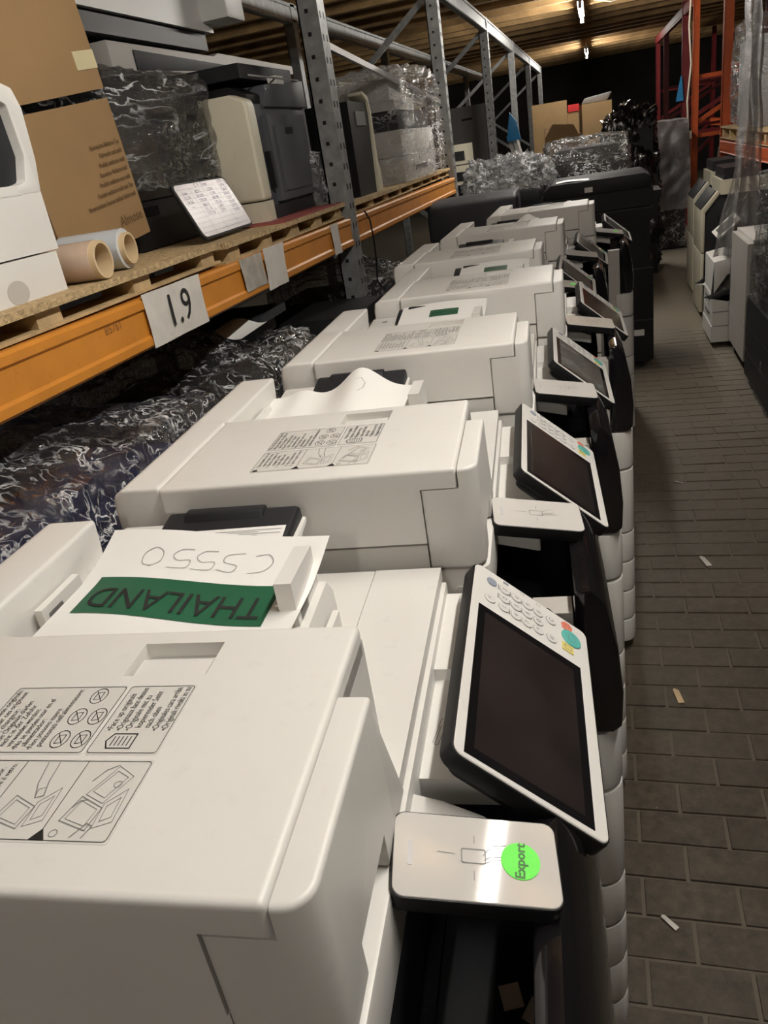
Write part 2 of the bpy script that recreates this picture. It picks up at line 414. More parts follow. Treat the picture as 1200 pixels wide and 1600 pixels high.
def make_copier():
    t = thing('office_copier', 'tmp', 'copier')
    # --- lower body
    G().box(-.52, .14, .012, .608, .07, .66, .006).build('body', beige, t)
    G().box(-.525, -.30, .012, .608, .655, 1.012, .006).build('rear_column', beige, t)
    G().box(.085, .14, .006, .05, .10, 1.0, .004).build('side_panel', beige, t)
    G().box(-.30, .10, .52, .606, .655, 1.01, .004).build('rear_wall', black, t)
    G().box(-.30, .02, .035, .55, .84, 1.006, .01).build('inner_unit', blackgl, t)
    tr = G().prism([(-.30, .655), (.15, .655), (.15, .835), (-.12, .845), (-.30, .86)], 'y', .01, .53, .004).build('output_tray', charcoal, t)
    for k in range(4): G().box(-.25 + k * .09, -.235 + k * .09, .03, .5, .84, .851, .002, 1).build('tray_rib', charcoal, tr)
    # --- front: glossy black upper block, white doors and drawers below
    G().prism([(.142, 1.035), (.165, 1.04), (.185, 1.015), (.2, .94), (.206, .86), (.203, .80), (.19, .788), (.142, .788)], 'y', .0, .61, .006).build('front_block', blackgl, t)
    zs = [(.668, .783, 'front_door'), (.455, .660, 'front_door'), (.352, .449, 'drawer'), (.245, .346, 'drawer'), (.138, .239, 'drawer'), (.05, .132, 'base_cover')]
    for z0, z1, nm in zs:
        g = G().prism(arc_plan(.12, .205, .0, .612, .045), 'z', z0, z1, .005).build(nm, white2, t)
    for u in (-.45, .12):
        for v in (.07, .55):
            G().cyl((u, v - .015, .03), (u, v + .015, .03), .03, n=12).box(u - .02, u + .02, v - .02, v + .02, .03, .075, .004).build('caster', rubber, t)
    # --- scanner
    G().box(-.50, -.052, .004, .617, 1.012, 1.081, .006).build('scanner', white, t)
    sc = G().prism(arc_plan(-.049, .032, .004, .617, .016), 'z', 1.012, 1.081, .004).build('scanner_corner', white, t)
    G().cyl((-.012, .006, 1.045), (-.012, .002, 1.045), .0085, n=18).build('screw_cap', white2, sc)
    # --- document feeder
    G().prism([(-.507, 1.205), (-.503, 1.226), (-.488, 1.235), (-.4282, 1.235), (-.4282, 1.1968), (-.3992, 1.1968), (-.3992, 1.084), (-.507, 1.084)], 'y', .010, .30, .006, 3) \
        .prism([(-.507, 1.205), (-.503, 1.226), (-.488, 1.235), (-.420, 1.235), (-.428, 1.12), (-.507, 1.10)], 'y', .286, .56, .006, 3).build('hinge_cover', white, t)
    g = G().prism([(-.426, 1.235), (0, 1.235), (0, 1.207), (-.05, 1.207), (-.05, 1.126), (-.397, 1.126), (-.397, 1.199), (-.426, 1.199)], 'y', .0, .29, .006, 3, None, 1.215)
    g.box(-.06, 0, .192, .289, 1.10, 1.22)
    cv = carve(g, [G().box(-.204, -.124, .220, .268, 1.2185, 1.26, .003)]).build('feeder_cover', white, t)
    G().box(-.200, -.130, .2225, .252, 1.212, 1.2285, .003).build('release_latch', white, cv)
    G().box(-.397, -.051, .004, .285, 1.083, 1.121, .003).build('feeder_base', white, t)
    g = G().prism(arc_plan(-.048, .0285, .0, .195, .022), 'z', 1.0845, 1.2035, .004)
    g.bm.free(); g = carve(G().prism(arc_plan(-.0490, .0285, .0, .192, .022), 'z', 1.0845, 1.2335, .005, 3), [G().box(-.06, .0022, -.05, .4, 1.2052, 1.3), G().box(.012, .06, .06, .155, 1.07, 1.12)])
    g.prism([(.17, 1.0845), (.17, 1.2), (.188, 1.222), (.238, 1.0845)], 'x', .003, .0283, .002)
    g.build('feeder_end_cap', white, t)
    G().box(-.445, -.066, .27, .62, 1.083, 1.10, .004).box(-.0645, .026, .19, .62, 1.083, 1.101, .005).build('platen_cover', white, t)
    dt = G().prism([(.285, 1.10), (.285, 1.158), (.40, 1.168), (.60, 1.186), (.626, 1.189), (.626, 1.181), (.56, 1.165), (.55, 1.10)], 'x', -.424, -.150, .003).prism([(.285, 1.10), (.285, 1.158), (.40, 1.168), (.478, 1.172), (.495, 1.15), (.50, 1.10)], 'x', -.152, -.088, .003).build('document_tray', white, t)
    G().prism([(.0, 0), (.012, .008), (.016, 0)], 'z', 0, .001, 0, 1, Matrix.Translation((-.392, .585, 1.1855))).build('size_mark', mgrey, dt)
    G().prism([(.535, 1.180), (.535, 1.192), (.58, 1.202), (.618, 1.209), (.627, 1.202), (.627, 1.183)], 'x', -.345, -.155, .005) \
        .prism([(.59, 1.2), (.602, 1.2145), (.620, 1.214), (.624, 1.2)], 'x', -.315, -.20, .004).build('tray_extension', charcoal, t)
    for u0, u1, z1 in ((-.118, -.098, 1.222), (-.418, -.408, 1.20)):
        pg = G().box(u0, u1, .39, .475, 1.165, z1, .005, 3).box(u0 - .008, u1, .40, .43, 1.165, 1.19, .003).build('paper_guide', white, t)
    G().box(-.086, -.078, .36, .47, 1.10, 1.135, .002).box(-.06, -.055, .34, .45, 1.10, 1.12, .002).build('guide_rail', white, t)
    # --- print on the feeder cover
    zt = 1.2353
    lab = G().prism(rrect(-.300, -.190, .122, .206, .003), 'z', zt - .0006, zt).prism(rrect(-.1875, -.125, .122, .206, .003), 'z', zt - .0006, zt) \
        .prism(rrect(-.300, -.123, .039, .117, .003), 'z', zt - .0006, zt).build('instruction_label', labelm, t)
    z2 = zt + .0003
    g = G()
    I = Matrix.Translation((0, 0, z2))
    for r_ in ((-.298, -.191, .124, .204), (-.1865, -.127, .124, .204), (-.298, -.125, .041, .115)):
        g.stroke(rrect(*r_, .003), .0006, I, True)
    g.stroke([(-.231, .041), (-.231, .115)], .0006, I); g.stroke([(-.178, .041), (-.178, .115)], .0006, I)
    lines = ['\u2022Face up originals', '\u2022Originaux face dessus', '\u2022Originale mit zu', '  kopierender Seite', '  nach oben', '\u2022Originales cara arriba', '\u2022Originali rivolti in su']
    for k, s in enumerate(lines): fit_text(g, s, .0082, TM(-.1795 + k * .0079, .1485, z2), .0535 * min(1, len(s) / 21))
    la = ['\u2022Do not feed these originals:', '\u2022Ne pas placer ces originaux', '  dans le chargeur:', '\u2022Diese Originale d\u00fcrfen', '  nicht in der Zufuhr', '  verwendet werden:', '\u2022No se pueden usar en el', '  alimentador:', '\u2022Non possono essere', "  posizionati nell'alimentatore:"]
    for k, s in enumerate(la): fit_text(g, s, .0076, TM(-.2945 + k * .0068, .127, z2), .074 * min(1, len(s) / 29))
    lb = ['1  Open the feeder cover and', '   wipe the glass strip.', '2  Ouvrez le chargeur et', '   essuyez la vitre.', '3  Zufuhr \u00f6ffnen und', '   Glas reinigen.', '4  Abra el alimentador.', '5  Aprire e pulire il vetro.']
    for k, s in enumerate(lb): fit_text(g, s, .0070, TM(-.2915 + k * .0073, .054, z2), .058 * min(1, len(s) / 25))
    for cu, cv_ in ((-.212, .192), (-.218, .166), (-.1995, .166), (-.218, .139), (-.1995, .139)):      # forbidden originals
        g.stroke(circle(cu, cv_, .0072, 18, .0098), .0008, I, True)
        g.stroke([(cu - .005, cv_ + .007), (cu + .005, cv_ - .007)], .0007, I)
        g.stroke([(cu - .003, cv_ - .005), (cu - .003, cv_ + .004), (cu + .003, cv_ + .005), (cu + .003, cv_ - .004)], .0007, I, True)
    g.stroke([(-.172, .129), (-.176, .137), (-.172, .145), (-.152, .145), (-.152, .129)], .0012, I, True)
    for k in range(5): g.stroke([(-.170 + k * .0035, .132), (-.170 + k * .0035, .142)], .0009, I)
    g.build('label_text', ink, t)
    g = G()
    def pic(ox, s):
        P = lambda a, b: (ox + a, b)
        def poly(pl, w=.0006): g.stroke([P(a, b) for a, b in pl], w, I, True)
        lid = [(.006, .058), (.030, .050), (.033, .070), (.012, .080)]
        c_ = (.0205, .0645)
        poly(lid, .0009); poly([(c_[0] + (a - c_[0]) * .74, c_[1] + (b - c_[1]) * .74) for a, b in lid])
        poly([(.034, .052), (.047, .058), (.045, .088), (.033, .074)]); poly([(.037, .058), (.044, .062), (.043, .080), (.036, .072)])
        if s:
            poly([(.014, .082), (.031, .074), (.043, .100), (.027, .110)]); poly([(.018, .085), (.030, .079), (.039, .099), (.028, .105)])
            for pl in ([(.022, .044), (.029, .056), (.034, .054), (.031, .044)], [(.012, .095), (.018, .106), (.026, .111)], [(.010, .070), (.013, .076), (.018, .077)]): g.stroke([P(a, b) for a, b in pl], .0010, I)
            g.stroke(circle(ox + .034, .092, .003, 12), .0006, I, True); g.stroke(circle(ox + .008, .047, .003, 12), .0006, I, True)
        else:
            g.stroke([P(a, b) for a, b in [(.018, .113), (.022, .092), (.028, .078), (.034, .080), (.030, .094), (.028, .113)]], .0010, I)
            g.stroke([P(a, b) for a, b in [(.028, .078), (.026, .086), (.031, .088)]], .0007, I)
    pic(-.230, 0); pic(-.176, 1)
    g.build('label_drawing', inkgrey, t)
    for ox in (-.178, -.231):
        G().prism([(ox - .006, .0415), (ox + .006, .0415), (ox, .051)], 'z', zt, zt + .0003).build('step_mark', ink, t)
    G().prism(circle(-.292, .0445, .004), 'z', zt, zt + .0003).build('step_mark', ink, t)
    # --- ledge and control panel
    G().box(.032, .138, .285, .605, 1.018, 1.052, .006).box(.032, .11, .44, .605, 1.04, 1.068, .004).build('ledge', white, t)
    pn = frame((.077, .598, 1.12), (0, -1, 0), (.75, 0, -.661))
    PWd, PHt = .345, .18
    body = G().prism(rrect(-.002, PWd + .002, -.003, PHt + .003, .014), 'z', -.022, -.0015, .003, 2, pn) \
        .prism(rrect(.008, PWd - .008, .012, PHt - .02, .014), 'z', -.036, -.018, .006, 2, pn).build('control_panel', black, t)
    G().prism(rrect(0, PWd, 0, PHt, .011), 'z', -.003, 0, .001, 1, pn).build('bezel', white, body)
    G().prism([(.256 * PWd, .057 * PHt), (.985 * PWd, .06 * PHt), (.978 * PWd, .905 * PHt), (.254 * PWd, .908 * PHt)], 'z', -.001, .0005, 0, 1, pn).build('screen_frame', blackgl, body)
    G().prism([(.29 * PWd, .113 * PHt), (.952 * PWd, .118 * PHt), (.95 * PWd, .845 * PHt), (.296 * PWd, .843 * PHt)], 'z', 0, .0008, 0, 1, pn).build('display', screen, body)
    keys = [('1', .19, .258), ('2', .132, .259), ('3', .074, .258), ('4', .19, .36), ('5', .132, .36), ('6', .074, .36), ('7', .19, .456), ('8', .132, .458),
            ('9', .074, .459), ('*', .187, .553), ('0', .132, .554), ('#', .075, .552), ('ID', .186, .667), ('C', .072, .668), ('*', .188, .142)]
    kme = G().prism(circle(0, 0, .0078, 18), 'z', 0, .0016, .0005, 1, pn.to_3x3().to_4x4()).mesh('key'); kme.materials.append(keym)
    ringg = G(); txt = G()
    for s, a, b in keys:
        o = link('key', kme, keym, body); o.location = pn @ V((a * PWd, b * PHt, 0))
        Mk = pn @ Matrix.Translation((a * PWd, b * PHt, .0018)) @ Matrix.Rotation(PI, 4, 'Z')
        add_text(txt, s, .010 if len(s) == 1 else .007, Mk)
        ringg.stroke(circle(0, 0, .0079, 18), .0007, Mk @ Matrix.Translation((0, 0, -.0012)), True)
        if s in '23456789': txt.stroke([(-.005, .0095), (.005, .0095)], .0016, Mk @ Matrix.Translation((0, 0, -.0016)))
    ringg.build('key_ring', mgrey, body); txt.build('key_text', inkgrey, body)
    G().prism(circle(.109 * PWd, .844 * PHt, .0155, 24), 'z', 0, .002, .0006, 1, pn).build('start_key', teal, body)
    G().prism(circle(.044 * PWd, .812 * PHt, .0095, 7), 'z', 0, .0015, .0005, 1, pn).build('stop_key', redkey, body)
    c0 = (.181 * PWd, .808 * PHt)
    G().prism(rrect(c0[0] - .008, c0[0] + .008, c0[1] - .009, c0[1] + .009, .001), 'z', 0, .0015, .0004, 1, pn).build('counter_key', yelkey, body)
    G().stroke(rrect(c0[0] - .004, c0[0] + .004, c0[1] - .005, c0[1] + .005, .001), .0008, pn @ Matrix.Translation((0, 0, .0017)), True) \
        .stroke(rrect(.109 * PWd - .006, .109 * PWd + .006, .844 * PHt - .005, .844 * PHt + .005, .001), .0007, pn @ Matrix.Translation((0, 0, .0022)), True) \
        .stroke(rrect(.044 * PWd - .003, .044 * PWd + .003, .812 * PHt - .003, .812 * PHt + .003, .001), .0007, pn @ Matrix.Translation((0, 0, .0017)), True) \
        .stroke(rrect(.017 * PWd - .002, .017 * PWd + .002, .41 * PHt - .003, .41 * PHt + .003, .0008), .0005, pn @ Matrix.Translation((0, 0, .0003)), True) \
        .stroke(rrect(.022 * PWd - .002, .022 * PWd + .002, .556 * PHt - .003, .556 * PHt + .003, .0008), .0005, pn @ Matrix.Translation((0, 0, .0003)), True).build('key_symbol', inkgrey, body)
    G().prism(circle(.073 * PWd, .144 * PHt, .0078, 18), 'z', 0, .0018, .0005, 1, pn).box(.02 * PWd - .002, .02 * PWd + .002, .265 * PHt - .004, .265 * PHt + .004, 0, .0008, 0, 1, pn).build('power_key', bluegrey, body)
    G().box(.09, .15, .36, .52, 1.0, 1.045, .008).cyl((.125, .37, 1.045), (.125, .51, 1.045), .016, n=14).build('panel_hinge', black, t)
    # --- card reader on a bracket
    cm = Matrix.Translation((.098, .172, 1.0766)) @ Matrix.Rotation(math.radians(7), 4, 'Z') @ Matrix.Rotation(math.radians(12.5), 4, 'Y') @ Matrix.Rotation(math.radians(9), 4, 'X')
    cr = G().prism(rrect(-.071, .071, -.0395, .0395, .011), 'z', -.021, -.0008, .002, 2, cm).build('card_reader', black, t)
    G().prism(rrect(-.0695, .0695, -.038, .038, .0098), 'z', -.002, .0, .0006, 1, cm).build('reader_face', mat('glossy_white', (.58, .56, .53), .045, var=.03), cr)
    ci = cm @ Matrix.Translation((0, 0, .0004))
    g = G()
    g.stroke(rrect(-.012, .008, -.005, .0075, .0015), .0009, ci, True)
    for pl in ([(-.032, .003), (-.018, .002)], [(-.001, .020), (-.001, .013)], [(-.002, -.012), (-.002, -.020)],
               [(.006, .002), (.010, .007), (.016, .012), (.026, .013)], [(.007, -.002), (.013, .002), (.020, .002), (.027, .006)], [(.009, -.004), (.014, -.001), (.03, .0)]): g.stroke(pl, .0007, ci)
    g.build('reader_icon', inkgrey, cr)
    G().prism(rrect(-.0575, -.0535, -.011, .011, .001), 'z', 0, .0004, 0, 1, cm).build('reader_light', mat('pale_lens', (.52, .52, .53), .2, var=.01), cr)
    G().prism([(.028, 1.03), (.10, 1.012), (.10, 1.035), (.06, 1.055), (.028, 1.065)], 'y', .165, .255, .004).build('reader_bracket', white2, t)
    return t

PLACE = [(-.2, .27, 4.2), (-.19, .917, 4.4), (-.172, 1.556, 3.2), (-.125, 2.19, 2.0), (-.222, 2.845, 1.0), (-.172, 3.525, .3), (-.045, 4.18, 0.0)]
LABELS = ['white office copier nearest the viewer, with a green THAILAND sheet and Export sticker',
          'second white copier of the row, with a curled blank sheet in its feeder',
          'third white copier of the row, behind the curled sheet, small green label on its paper',
          'fourth white copier of the row, with a glare spot on its card reader',
          'fifth white copier, set back from the aisle, with a film covered panel',
          'sixth white copier of the row, second from the far black copier',
          'farthest white copier of the row, right in front of the tall black copier']
proto = make_copier()
copiers = []
for i, ((x, y, a), lb) in enumerate(zip(PLACE, LABELS)):
    o = proto if i == 0 else copy_tree(proto)
    o.location = (x, y, 0); o.rotation_euler = (0, 0, math.radians(a))
    tag(o, lb, 'copier', 'white copiers standing in a row along the aisle')
    copiers.append(o)
def part_of(o, nm):
    for c in o.children:
        if c.name.split('.')[0] == nm: return c
# what differs between them: sticker, filmed screens
cm0 = Matrix.Translation((.098, .172, 1.0766)) @ Matrix.Rotation(math.radians(7), 4, 'Z') @ Matrix.Rotation(math.radians(12.5), 4, 'Y') @ Matrix.Rotation(math.radians(9), 4, 'X')
crd = part_of(copiers[0], 'card_reader')
G().prism(circle(.0375, .0, .0165, 32), 'z', .0, .0008, 0, 1, cm0).build('round_sticker', neon, crd)['label'] = 'neon green round sticker reading Export'
add_text(G(), 'Export', .0115, cm0 @ Matrix.Translation((.0375, .0, .0011)) @ Matrix.Rotation(PI / 2 - .08, 4, 'Z'), bold=.0003).build('sticker_text', stkink, crd)
for k, (u_, v_, r_) in enumerate(((.110, .192, .3), (.134, .178, -.5))):
    tg = G().box(-.010, .010, -.011, .011, .0, .0012, 0, 1, Matrix.Translation((u_, v_, .862)) @ Matrix.Rotation(r_, 4, 'Z') @ Matrix.Rotation(.25, 4, 'X')).build('cable_tag', mat('buff_tag', (.55, .45, .36), .7), copiers[0])
    G().tube([(u_ - .012, v_ + .01, .845), (u_ - .010, v_ + .03, .87), (u_ + .004, v_ + .028, .868), (u_ + .006, v_ + .01, .864)], .0012, 5).build('tag_string', rubber, tg)
G().stroke([(.040, .335), (.046, .372), (.052, .374), (.053, .366), (.046, .332), (.042, .333), (.047, .362)], .0008, Matrix.Translation((0, 0, 1.0526))).build('clip_mark', inkgrey, part_of(copiers[0], 'ledge'))
for k in (4, 6):
    G().prism(circle(.03, .0, .012, 20), 'z', .0, .0008, 0, 1, cm0).build('round_sticker', neon, part_of(copiers[k], 'card_reader'))
for k in (2, 4, 5, 6):
    d = part_of(part_of(copiers[k], 'control_panel'), 'display')
    d.data = d.data.copy(); d.data.materials[0] = screen2
    d['label'] = 'screen under a protective film'

# ------------------------------------------------------------------ sheets of paper in the document trays
def sheet_thing(ci, label, fn, nu=20, nv=16, group='sheets of paper in the feeders'):
    c = copiers[ci]
    M = Matrix.Translation(c.location) @ Matrix.Rotation(c.rotation_euler.z, 4, 'Z')
    t = thing('paper_sheet', label, 'paper', (M @ V(fn(.5, .5))), c.rotation_euler.z, group)
    inv = Matrix.Translation(-V(fn(.5, .5)))
    G().sheet(lambda s, q: inv @ V(fn(s, q)), nu, nv, .0004).build('sheet', paperm, t)
    return t, inv
def on_sheet(b, fn, inv, off):
    for v in b.verts:
        s, q = v.co.x, v.co.y
        p = V(fn(s, q)); n = (V(fn(s + .01, q)) - p).cross(V(fn(s, q + .01)) - p).normalized()
        if n.z < 0: n = -n
        v.co = inv @ (p + n * off)
def f0(s, q):      # s 0..1 along +x (left to right), q 0..1 along +y
    u = -.398 + s * .300 + q * .012; v = .335 + q * .21 - s * .03
    z = 1.183 + .012 * q + .034 * max(0, q - .55) ** 1.5 * 2.2 * (1 - .3 * s) + .007 * math.sin(s * 5.2 + .6) * (1 - q * .4) + .004
    return (u, v, z)
t, inv = sheet_thing(0, 'white sheet with pencilled C5550 and a green THAILAND strip, in the nearest feeder', f0, 30, 20)
b = bmesh.new(); bmesh.ops.create_grid(b, x_segments=28, y_segments=8, size=.5)
for v in b.verts: v.co = V((.075 + (v.co.x + .5) * .80, .27 + (v.co.y + .5) * .345, 0))
on_sheet(b, f0, inv, .0010); g = G(); g._merge(b); g.build('green_strip', greenlab, t)
def sheet_text(s, size, cx, cy, off, fn, inv, wide=.302, high=.21, sx=1.0):
    b = text_bm(s, size)
    bmesh.ops.subdivide_edges(b, edges=[e for e in b.edges if e.calc_length() > .012], cuts=2)
    bmesh.ops.triangulate(b, faces=b.faces[:])
    for v in b.verts: v.co = V((cx - v.co.x * sx / wide, cy - v.co.y / high, 0))
    on_sheet(b, fn, inv, off); return b
g = G(); g._merge(sheet_text('THAILAND', .055, .475, .425, .0018, f0, inv, sx=.83)); g.build('strip_text', ink, t)
five = [(.9, 1.0), (.15, .95), (.1, .55), (.6, .6), (.85, .35), (.6, .05), (.1, .0)]
five2 = [(.95, .9), (.35, 1.0), (.2, .65), (.75, .5), (.7, .15), (.05, .0)]
b = bmesh.new(); g = G()
for x0_, pl in ((.0, [(.9, 1.0), (.3, .85), (.05, .4), (.3, .02), (.8, .1)]), (1.25, five2), (2.3, five), (3.3, five), (4.5, [(.5, 1.0), (.1, .7), (.15, .2), (.55, .0), (.9, .35), (.8, .85), (.4, .95)])):
    P_ = [V((a_, b_, 0)) for a_, b_ in pl]; P_ = [P_[0]] + P_ + [P_[-1]]; sm = []
    for i_ in range(1, len(P_) - 2):
        for k_ in range(6):
            t_ = k_ / 6; a_, b_, c_, d_ = P_[i_ - 1:i_ + 3]
            sm.append(.5 * (2 * b_ + (c_ - a_) * t_ + (2 * a_ - 5 * b_ + 4 * c_ - d_) * t_ ** 2 + (3 * b_ - a_ - 3 * c_ + d_) * t_ ** 3))
    sm.append(P_[-1])
    g.stroke([(.80 - (x0_ + p_.x) * .108, .86 - p_.y * .15) for p_ in sm], .0042)
me = g.mesh('x'); b.from_mesh(me); on_sheet(b, f0, inv, .0012); g = G(); g._merge(b); g.build('handwriting', pencil, t)
# a second printed sheet peeping out beneath it
def f0b(s, q): return (-.315 + s * .155, .47 + q * .098 + s * .004, 1.180 + .0235 * q)
t, inv = sheet_thing(0, 'printed white form peeping out under the THAILAND sheet', f0b, 6, 6)
b = bmesh.new()
g = G()
for k in range(4): g.stroke([(.3, .93 - k * .035), (.97 - .2 * (k % 2), .93 - k * .035)], .008)
me = g.mesh('x'); b.from_mesh(me); on_sheet(b, f0b, inv, .0008); g = G(); g._merge(b); g.build('form_lines', inkgrey, t)
def f1(s, q):
    u = -.425 + s * .315; v = .34 + q * .20
    wave = math.exp(-((s - .62) / .15) ** 2) * .046 + math.exp(-((s - .22) / .09) ** 2) * .012
    return (u, v, 1.178 + .014 * q + wave * (.35 + .65 * q) + .003)
t, inv = sheet_thing(1, 'blank white sheet curling up in a hump in the second feeder', f1, 40, 12)
g = G(); g.stroke([(.60, .78), (.64, .80), (.67, .72), (.665, .62), (.64, .55)], .004); b = bmesh.new(); me = g.mesh('x'); b.from_mesh(me)
on_sheet(b, f1, inv, .0012); g = G(); g._merge(b); g.build('handwriting', pencil, t)
for ci, lab, dx in ((2, 'flat white sheet with small green label in the third feeder', 0.0), (3, 'flat white sheet with small green label in the fourth feeder', .01)):
    def f2(s, q, dx=dx): return (-.33 + dx + s * .235, .32 + q * .297, 1.172 + q * .030 + .006 * math.sin(s * 3) + .010 * q * q)
    t, inv = sheet_thing(ci, lab, f2, 14, 12)
    b = bmesh.new(); bmesh.ops.create_grid(b, x_segments=6, y_segments=4, size=.5)
    for v in b.verts: v.co = V((.36 + (v.co.x + .5) * .33, .64 + (v.co.y + .5) * .16, 0))
    on_sheet(b, f2, inv, .001); g = G(); g._merge(b); g.build('green_strip', greenlab, t)
    g = G(); g._merge(sheet_text('THAILAND', .014, .525, .72, .0018, f2, inv, .235, .297)); g.build('strip_text', ink, t)
def f5(s, q): return (-.30 + s * .20, .36 + q * .20, 1.178 + q * .02 + .038 * math.exp(-((s - .7) / .22) ** 2) * q)
sheet_thing(5, 'small folded white sheet standing up in the sixth feeder', f5, 16, 8)

# ------------------------------------------------------------------ pallet racks
def upright(parent, x0, x1, y0, y1, z1, m, holes=True, nm='post'):
    s = .006
    p = G().box(x1 - s, x1, y0, y1, 0, z1).box(x0, x1 - s, y0, y0 + s, 0, z1).box(x0, x1 - s, y1 - s, y1, 0, z1) \
        .box(x0, x0 + s, y0, y0 + .02, 0, z1).box(x0, x0 + s, y1 - .02, y1, 0, z1).build(nm, m, parent)
    G().box(x0 - .02, x1 + .02, y0 - .02, y1 + .02, -.004, .008).build('foot_plate', m, p)
    if holes:
        g = G(); z = .9
        while z < z1:
            for dy in (.018, y1 - y0 - .030): g.box(x1 - .001, x1 + .0012, y0 + dy, y0 + dy + .012, z, z + .022)
            g.box(x0 + .028, x0 + .042, y0 - .0012, y0 + .001, z + .02, z + .034)
            z += .075
        tag(g.build('slot_row', black, p), kind='stuff')
    return p
def brace(parent, p0, p1, m, r=.012, nm='brace'):
    p0, p1 = V(p0), V(p1); d = p1 - p0; L = d.length
    M = Matrix.Translation(p0) @ d.to_track_quat('Z', 'Y').to_matrix().to_4x4()
    return G().box(-r, r, -r * 1.6, r * 1.6, 0, L, .002, 1, M).build(nm, m, parent)
rack = thing('pallet_rack', 'grey galvanised pallet rack with orange beams along the left side', 'rack', (0, 0, 0))
PY = [3.28, 5.98, 8.74, 11.5, 14.35, 17.35]
for k, py in enumerate(PY):
    upright(rack, -1.055, -.975, py - .045, py + .045, 2.62, galv, k < 3)
    upright(rack, -2.05, -1.98, py - .04, py + .04, 2.62, galv, False)
    if k > 0 or True:
        for z0, z1 in (((.3, 1.1),) if k == 0 else ((.3, 1.1), (1.1, 1.8), (1.8, 2.5))):
            a, b_ = ((-1.04, py, z0), (-1.99, py, z1)) if int(z0 * 10) % 2 else ((-1.99, py, z0), (-1.04, py, z1))
            brace(rack, a, b_, galv)
brace(rack, (-1.99, 3.4, 2.18), (-1.99, 5.9, 1.95), galv, .01)
brace(rack, (-1.06, 3.35, 2.06), (-1.02, 5.9, 1.86), steel, .008, 'tension_rod'); brace(rack, (-1.08, 3.35, 2.075), (-1.03, 5.9, 1.875), steel, .006, 'tension_rod')
def beam(parent, x0, x1, y0, y1, za, zb, h, m):
    prof = lambda z: [(x0, z), (x1 - .006, z), (x1, z + .006), (x1, z + .022), (x1 - .006, z + .028), (x1 - .006, z + h - .028), (x1, z + h - .022), (x1, z + h - .006), (x1 - .006, z + h), (x0, z + h)]
    t = bmesh.new(); A = [t.verts.new((p[0], y0, p[1])) for p in prof(za)]; B = [t.verts.new((p[0], y1, p[1])) for p in prof(zb)]
    t.faces.new(A); t.faces.new(B[::-1])
    for i in range(len(A)): t.faces.new((A[i], B[i], B[(i + 1) % len(A)], A[(i + 1) % len(A)]))
    bmesh.ops.recalc_face_normals(t, faces=t.faces)
    g = G(); g._merge(t); return g.build('beam', m, parent, smooth=25)
b1 = beam(rack, -1.03, -.975, .30, 3.235, 1.307, 1.284, .109, orange)
b2 = beam(rack, -1.03, -.975, 3.325, 5.935, 1.284, 1.265, .109, orange)
beam(rack, -2.03, -1.98, .30, 3.235, 1.307, 1.284, .109, orange); beam(rack, -2.03, -1.98, 3.325, 5.935, 1.284, 1.265, .109, orange)
for k in range(1, 5):
    beam(rack, -1.03, -.978, PY[k] + .045, PY[k + 1] - .045, 2.50, 2.50, .12, galv)
beam(rack, -1.03, -.978, 3.33, 5.93, 2.5, 2.5, .12, galv); beam(rack, -1.03, -.978, .3, 3.23, 2.5, 2.5, .12, galv)
beam(rack, -2.03, -1.98, 3.33, 17.3, 2.5, 2.5, .12, galv)
def zb(y): return 1.307 - (y - .30) * .0078
FX = frame((0, 0, 0), (0, 1, 0), (0, 0, 1))           # writing on faces that look to +x
def sign(y0, y1, zl, zh, m=pageface, wob=.0):
    g = G(); 
    g.sheet(lambda s, q: (-.9735 + .0015 * math.sin(s * 9 + q * 4), y0 + s * (y1 - y0) + wob * q, zb(y0 + s * (y1 - y0)) + zl + q * (zh - zl)), 10, 6, .0006)
    return g.build('paper_sign', m, b1)
sg = sign(1.555, 1.835, -.002, .117)
sign(2.10, 2.26, .02, .112, mat('grubby_paper', (.42, .39, .34), .5, var=.2, vscale=25), -.01); sign(2.262, 2.43, -.005, .117, pageface, .01); sign(2.955, 3.05, .0, .112, pageface, -.01)
add_text(G(), '1.9', .105, Matrix.Translation((-.970, 1.70, zb(1.7) + .058)) @ Matrix.Rotation(0, 4, 'Z') @ FX).build('sign_text', ink, b1)
add_text(G(), 'B5761', .026, Matrix.Translation((-.9800, 1.43, zb(1.43) + .074)) @ FX).build('pencil_note', mat('pencil_on_orange', (.25, .10, .03), .7), b1)
G().tube([(-.965, 3.42, 1.40), (-.955, 3.45, 1.36), (-.953, 3.46, 1.28), (-.958, 3.47, 1.18), (-.96, 3.44, 1.10), (-.95, 3.50, 1.05), (-.96, 3.49, 1.04)], .004, 6).build('hanging_cord', black, rack)

rrack = thing('pallet_rack', 'orange and dark red pallet rack along the right side of the aisle', 'rack', (0, 0, 0))
for py, m_, x0, x1 in ((8.78, orange2, 1.15, 1.23), (11.35, orange2, 1.15, 1.22), (12.6, redp, 1.14, 1.24), (15.9, redp, 1.15, 1.23), (17.9, redp, 1.15, 1.23)):
    upright(rrack, x0, x1, py - .045, py + .045, 2.78, m_, False); upright(rrack, 2.15, 2.22, py - .045, py + .045, 2.78, m_, False)
    for z0, z1 in ((.3, 1.2), (1.35, 1.85)):
        brace(rrack, (1.2, py, z0), (2.18, py, z1), m_, .016); brace(rrack, (1.2, py, z1), (2.18, py, z1), m_, .014)
beam(rrack, 1.19, 1.145, 4.5, 8.73, 1.155, 1.125, .12, orange2)
beam(rrack, 1.2, 1.15, 11.4, 18, 2.6, 2.66, .12, redp); beam(rrack, 2.2, 2.15, 4.5, 18, 1.13, 1.12, .12, orange2)
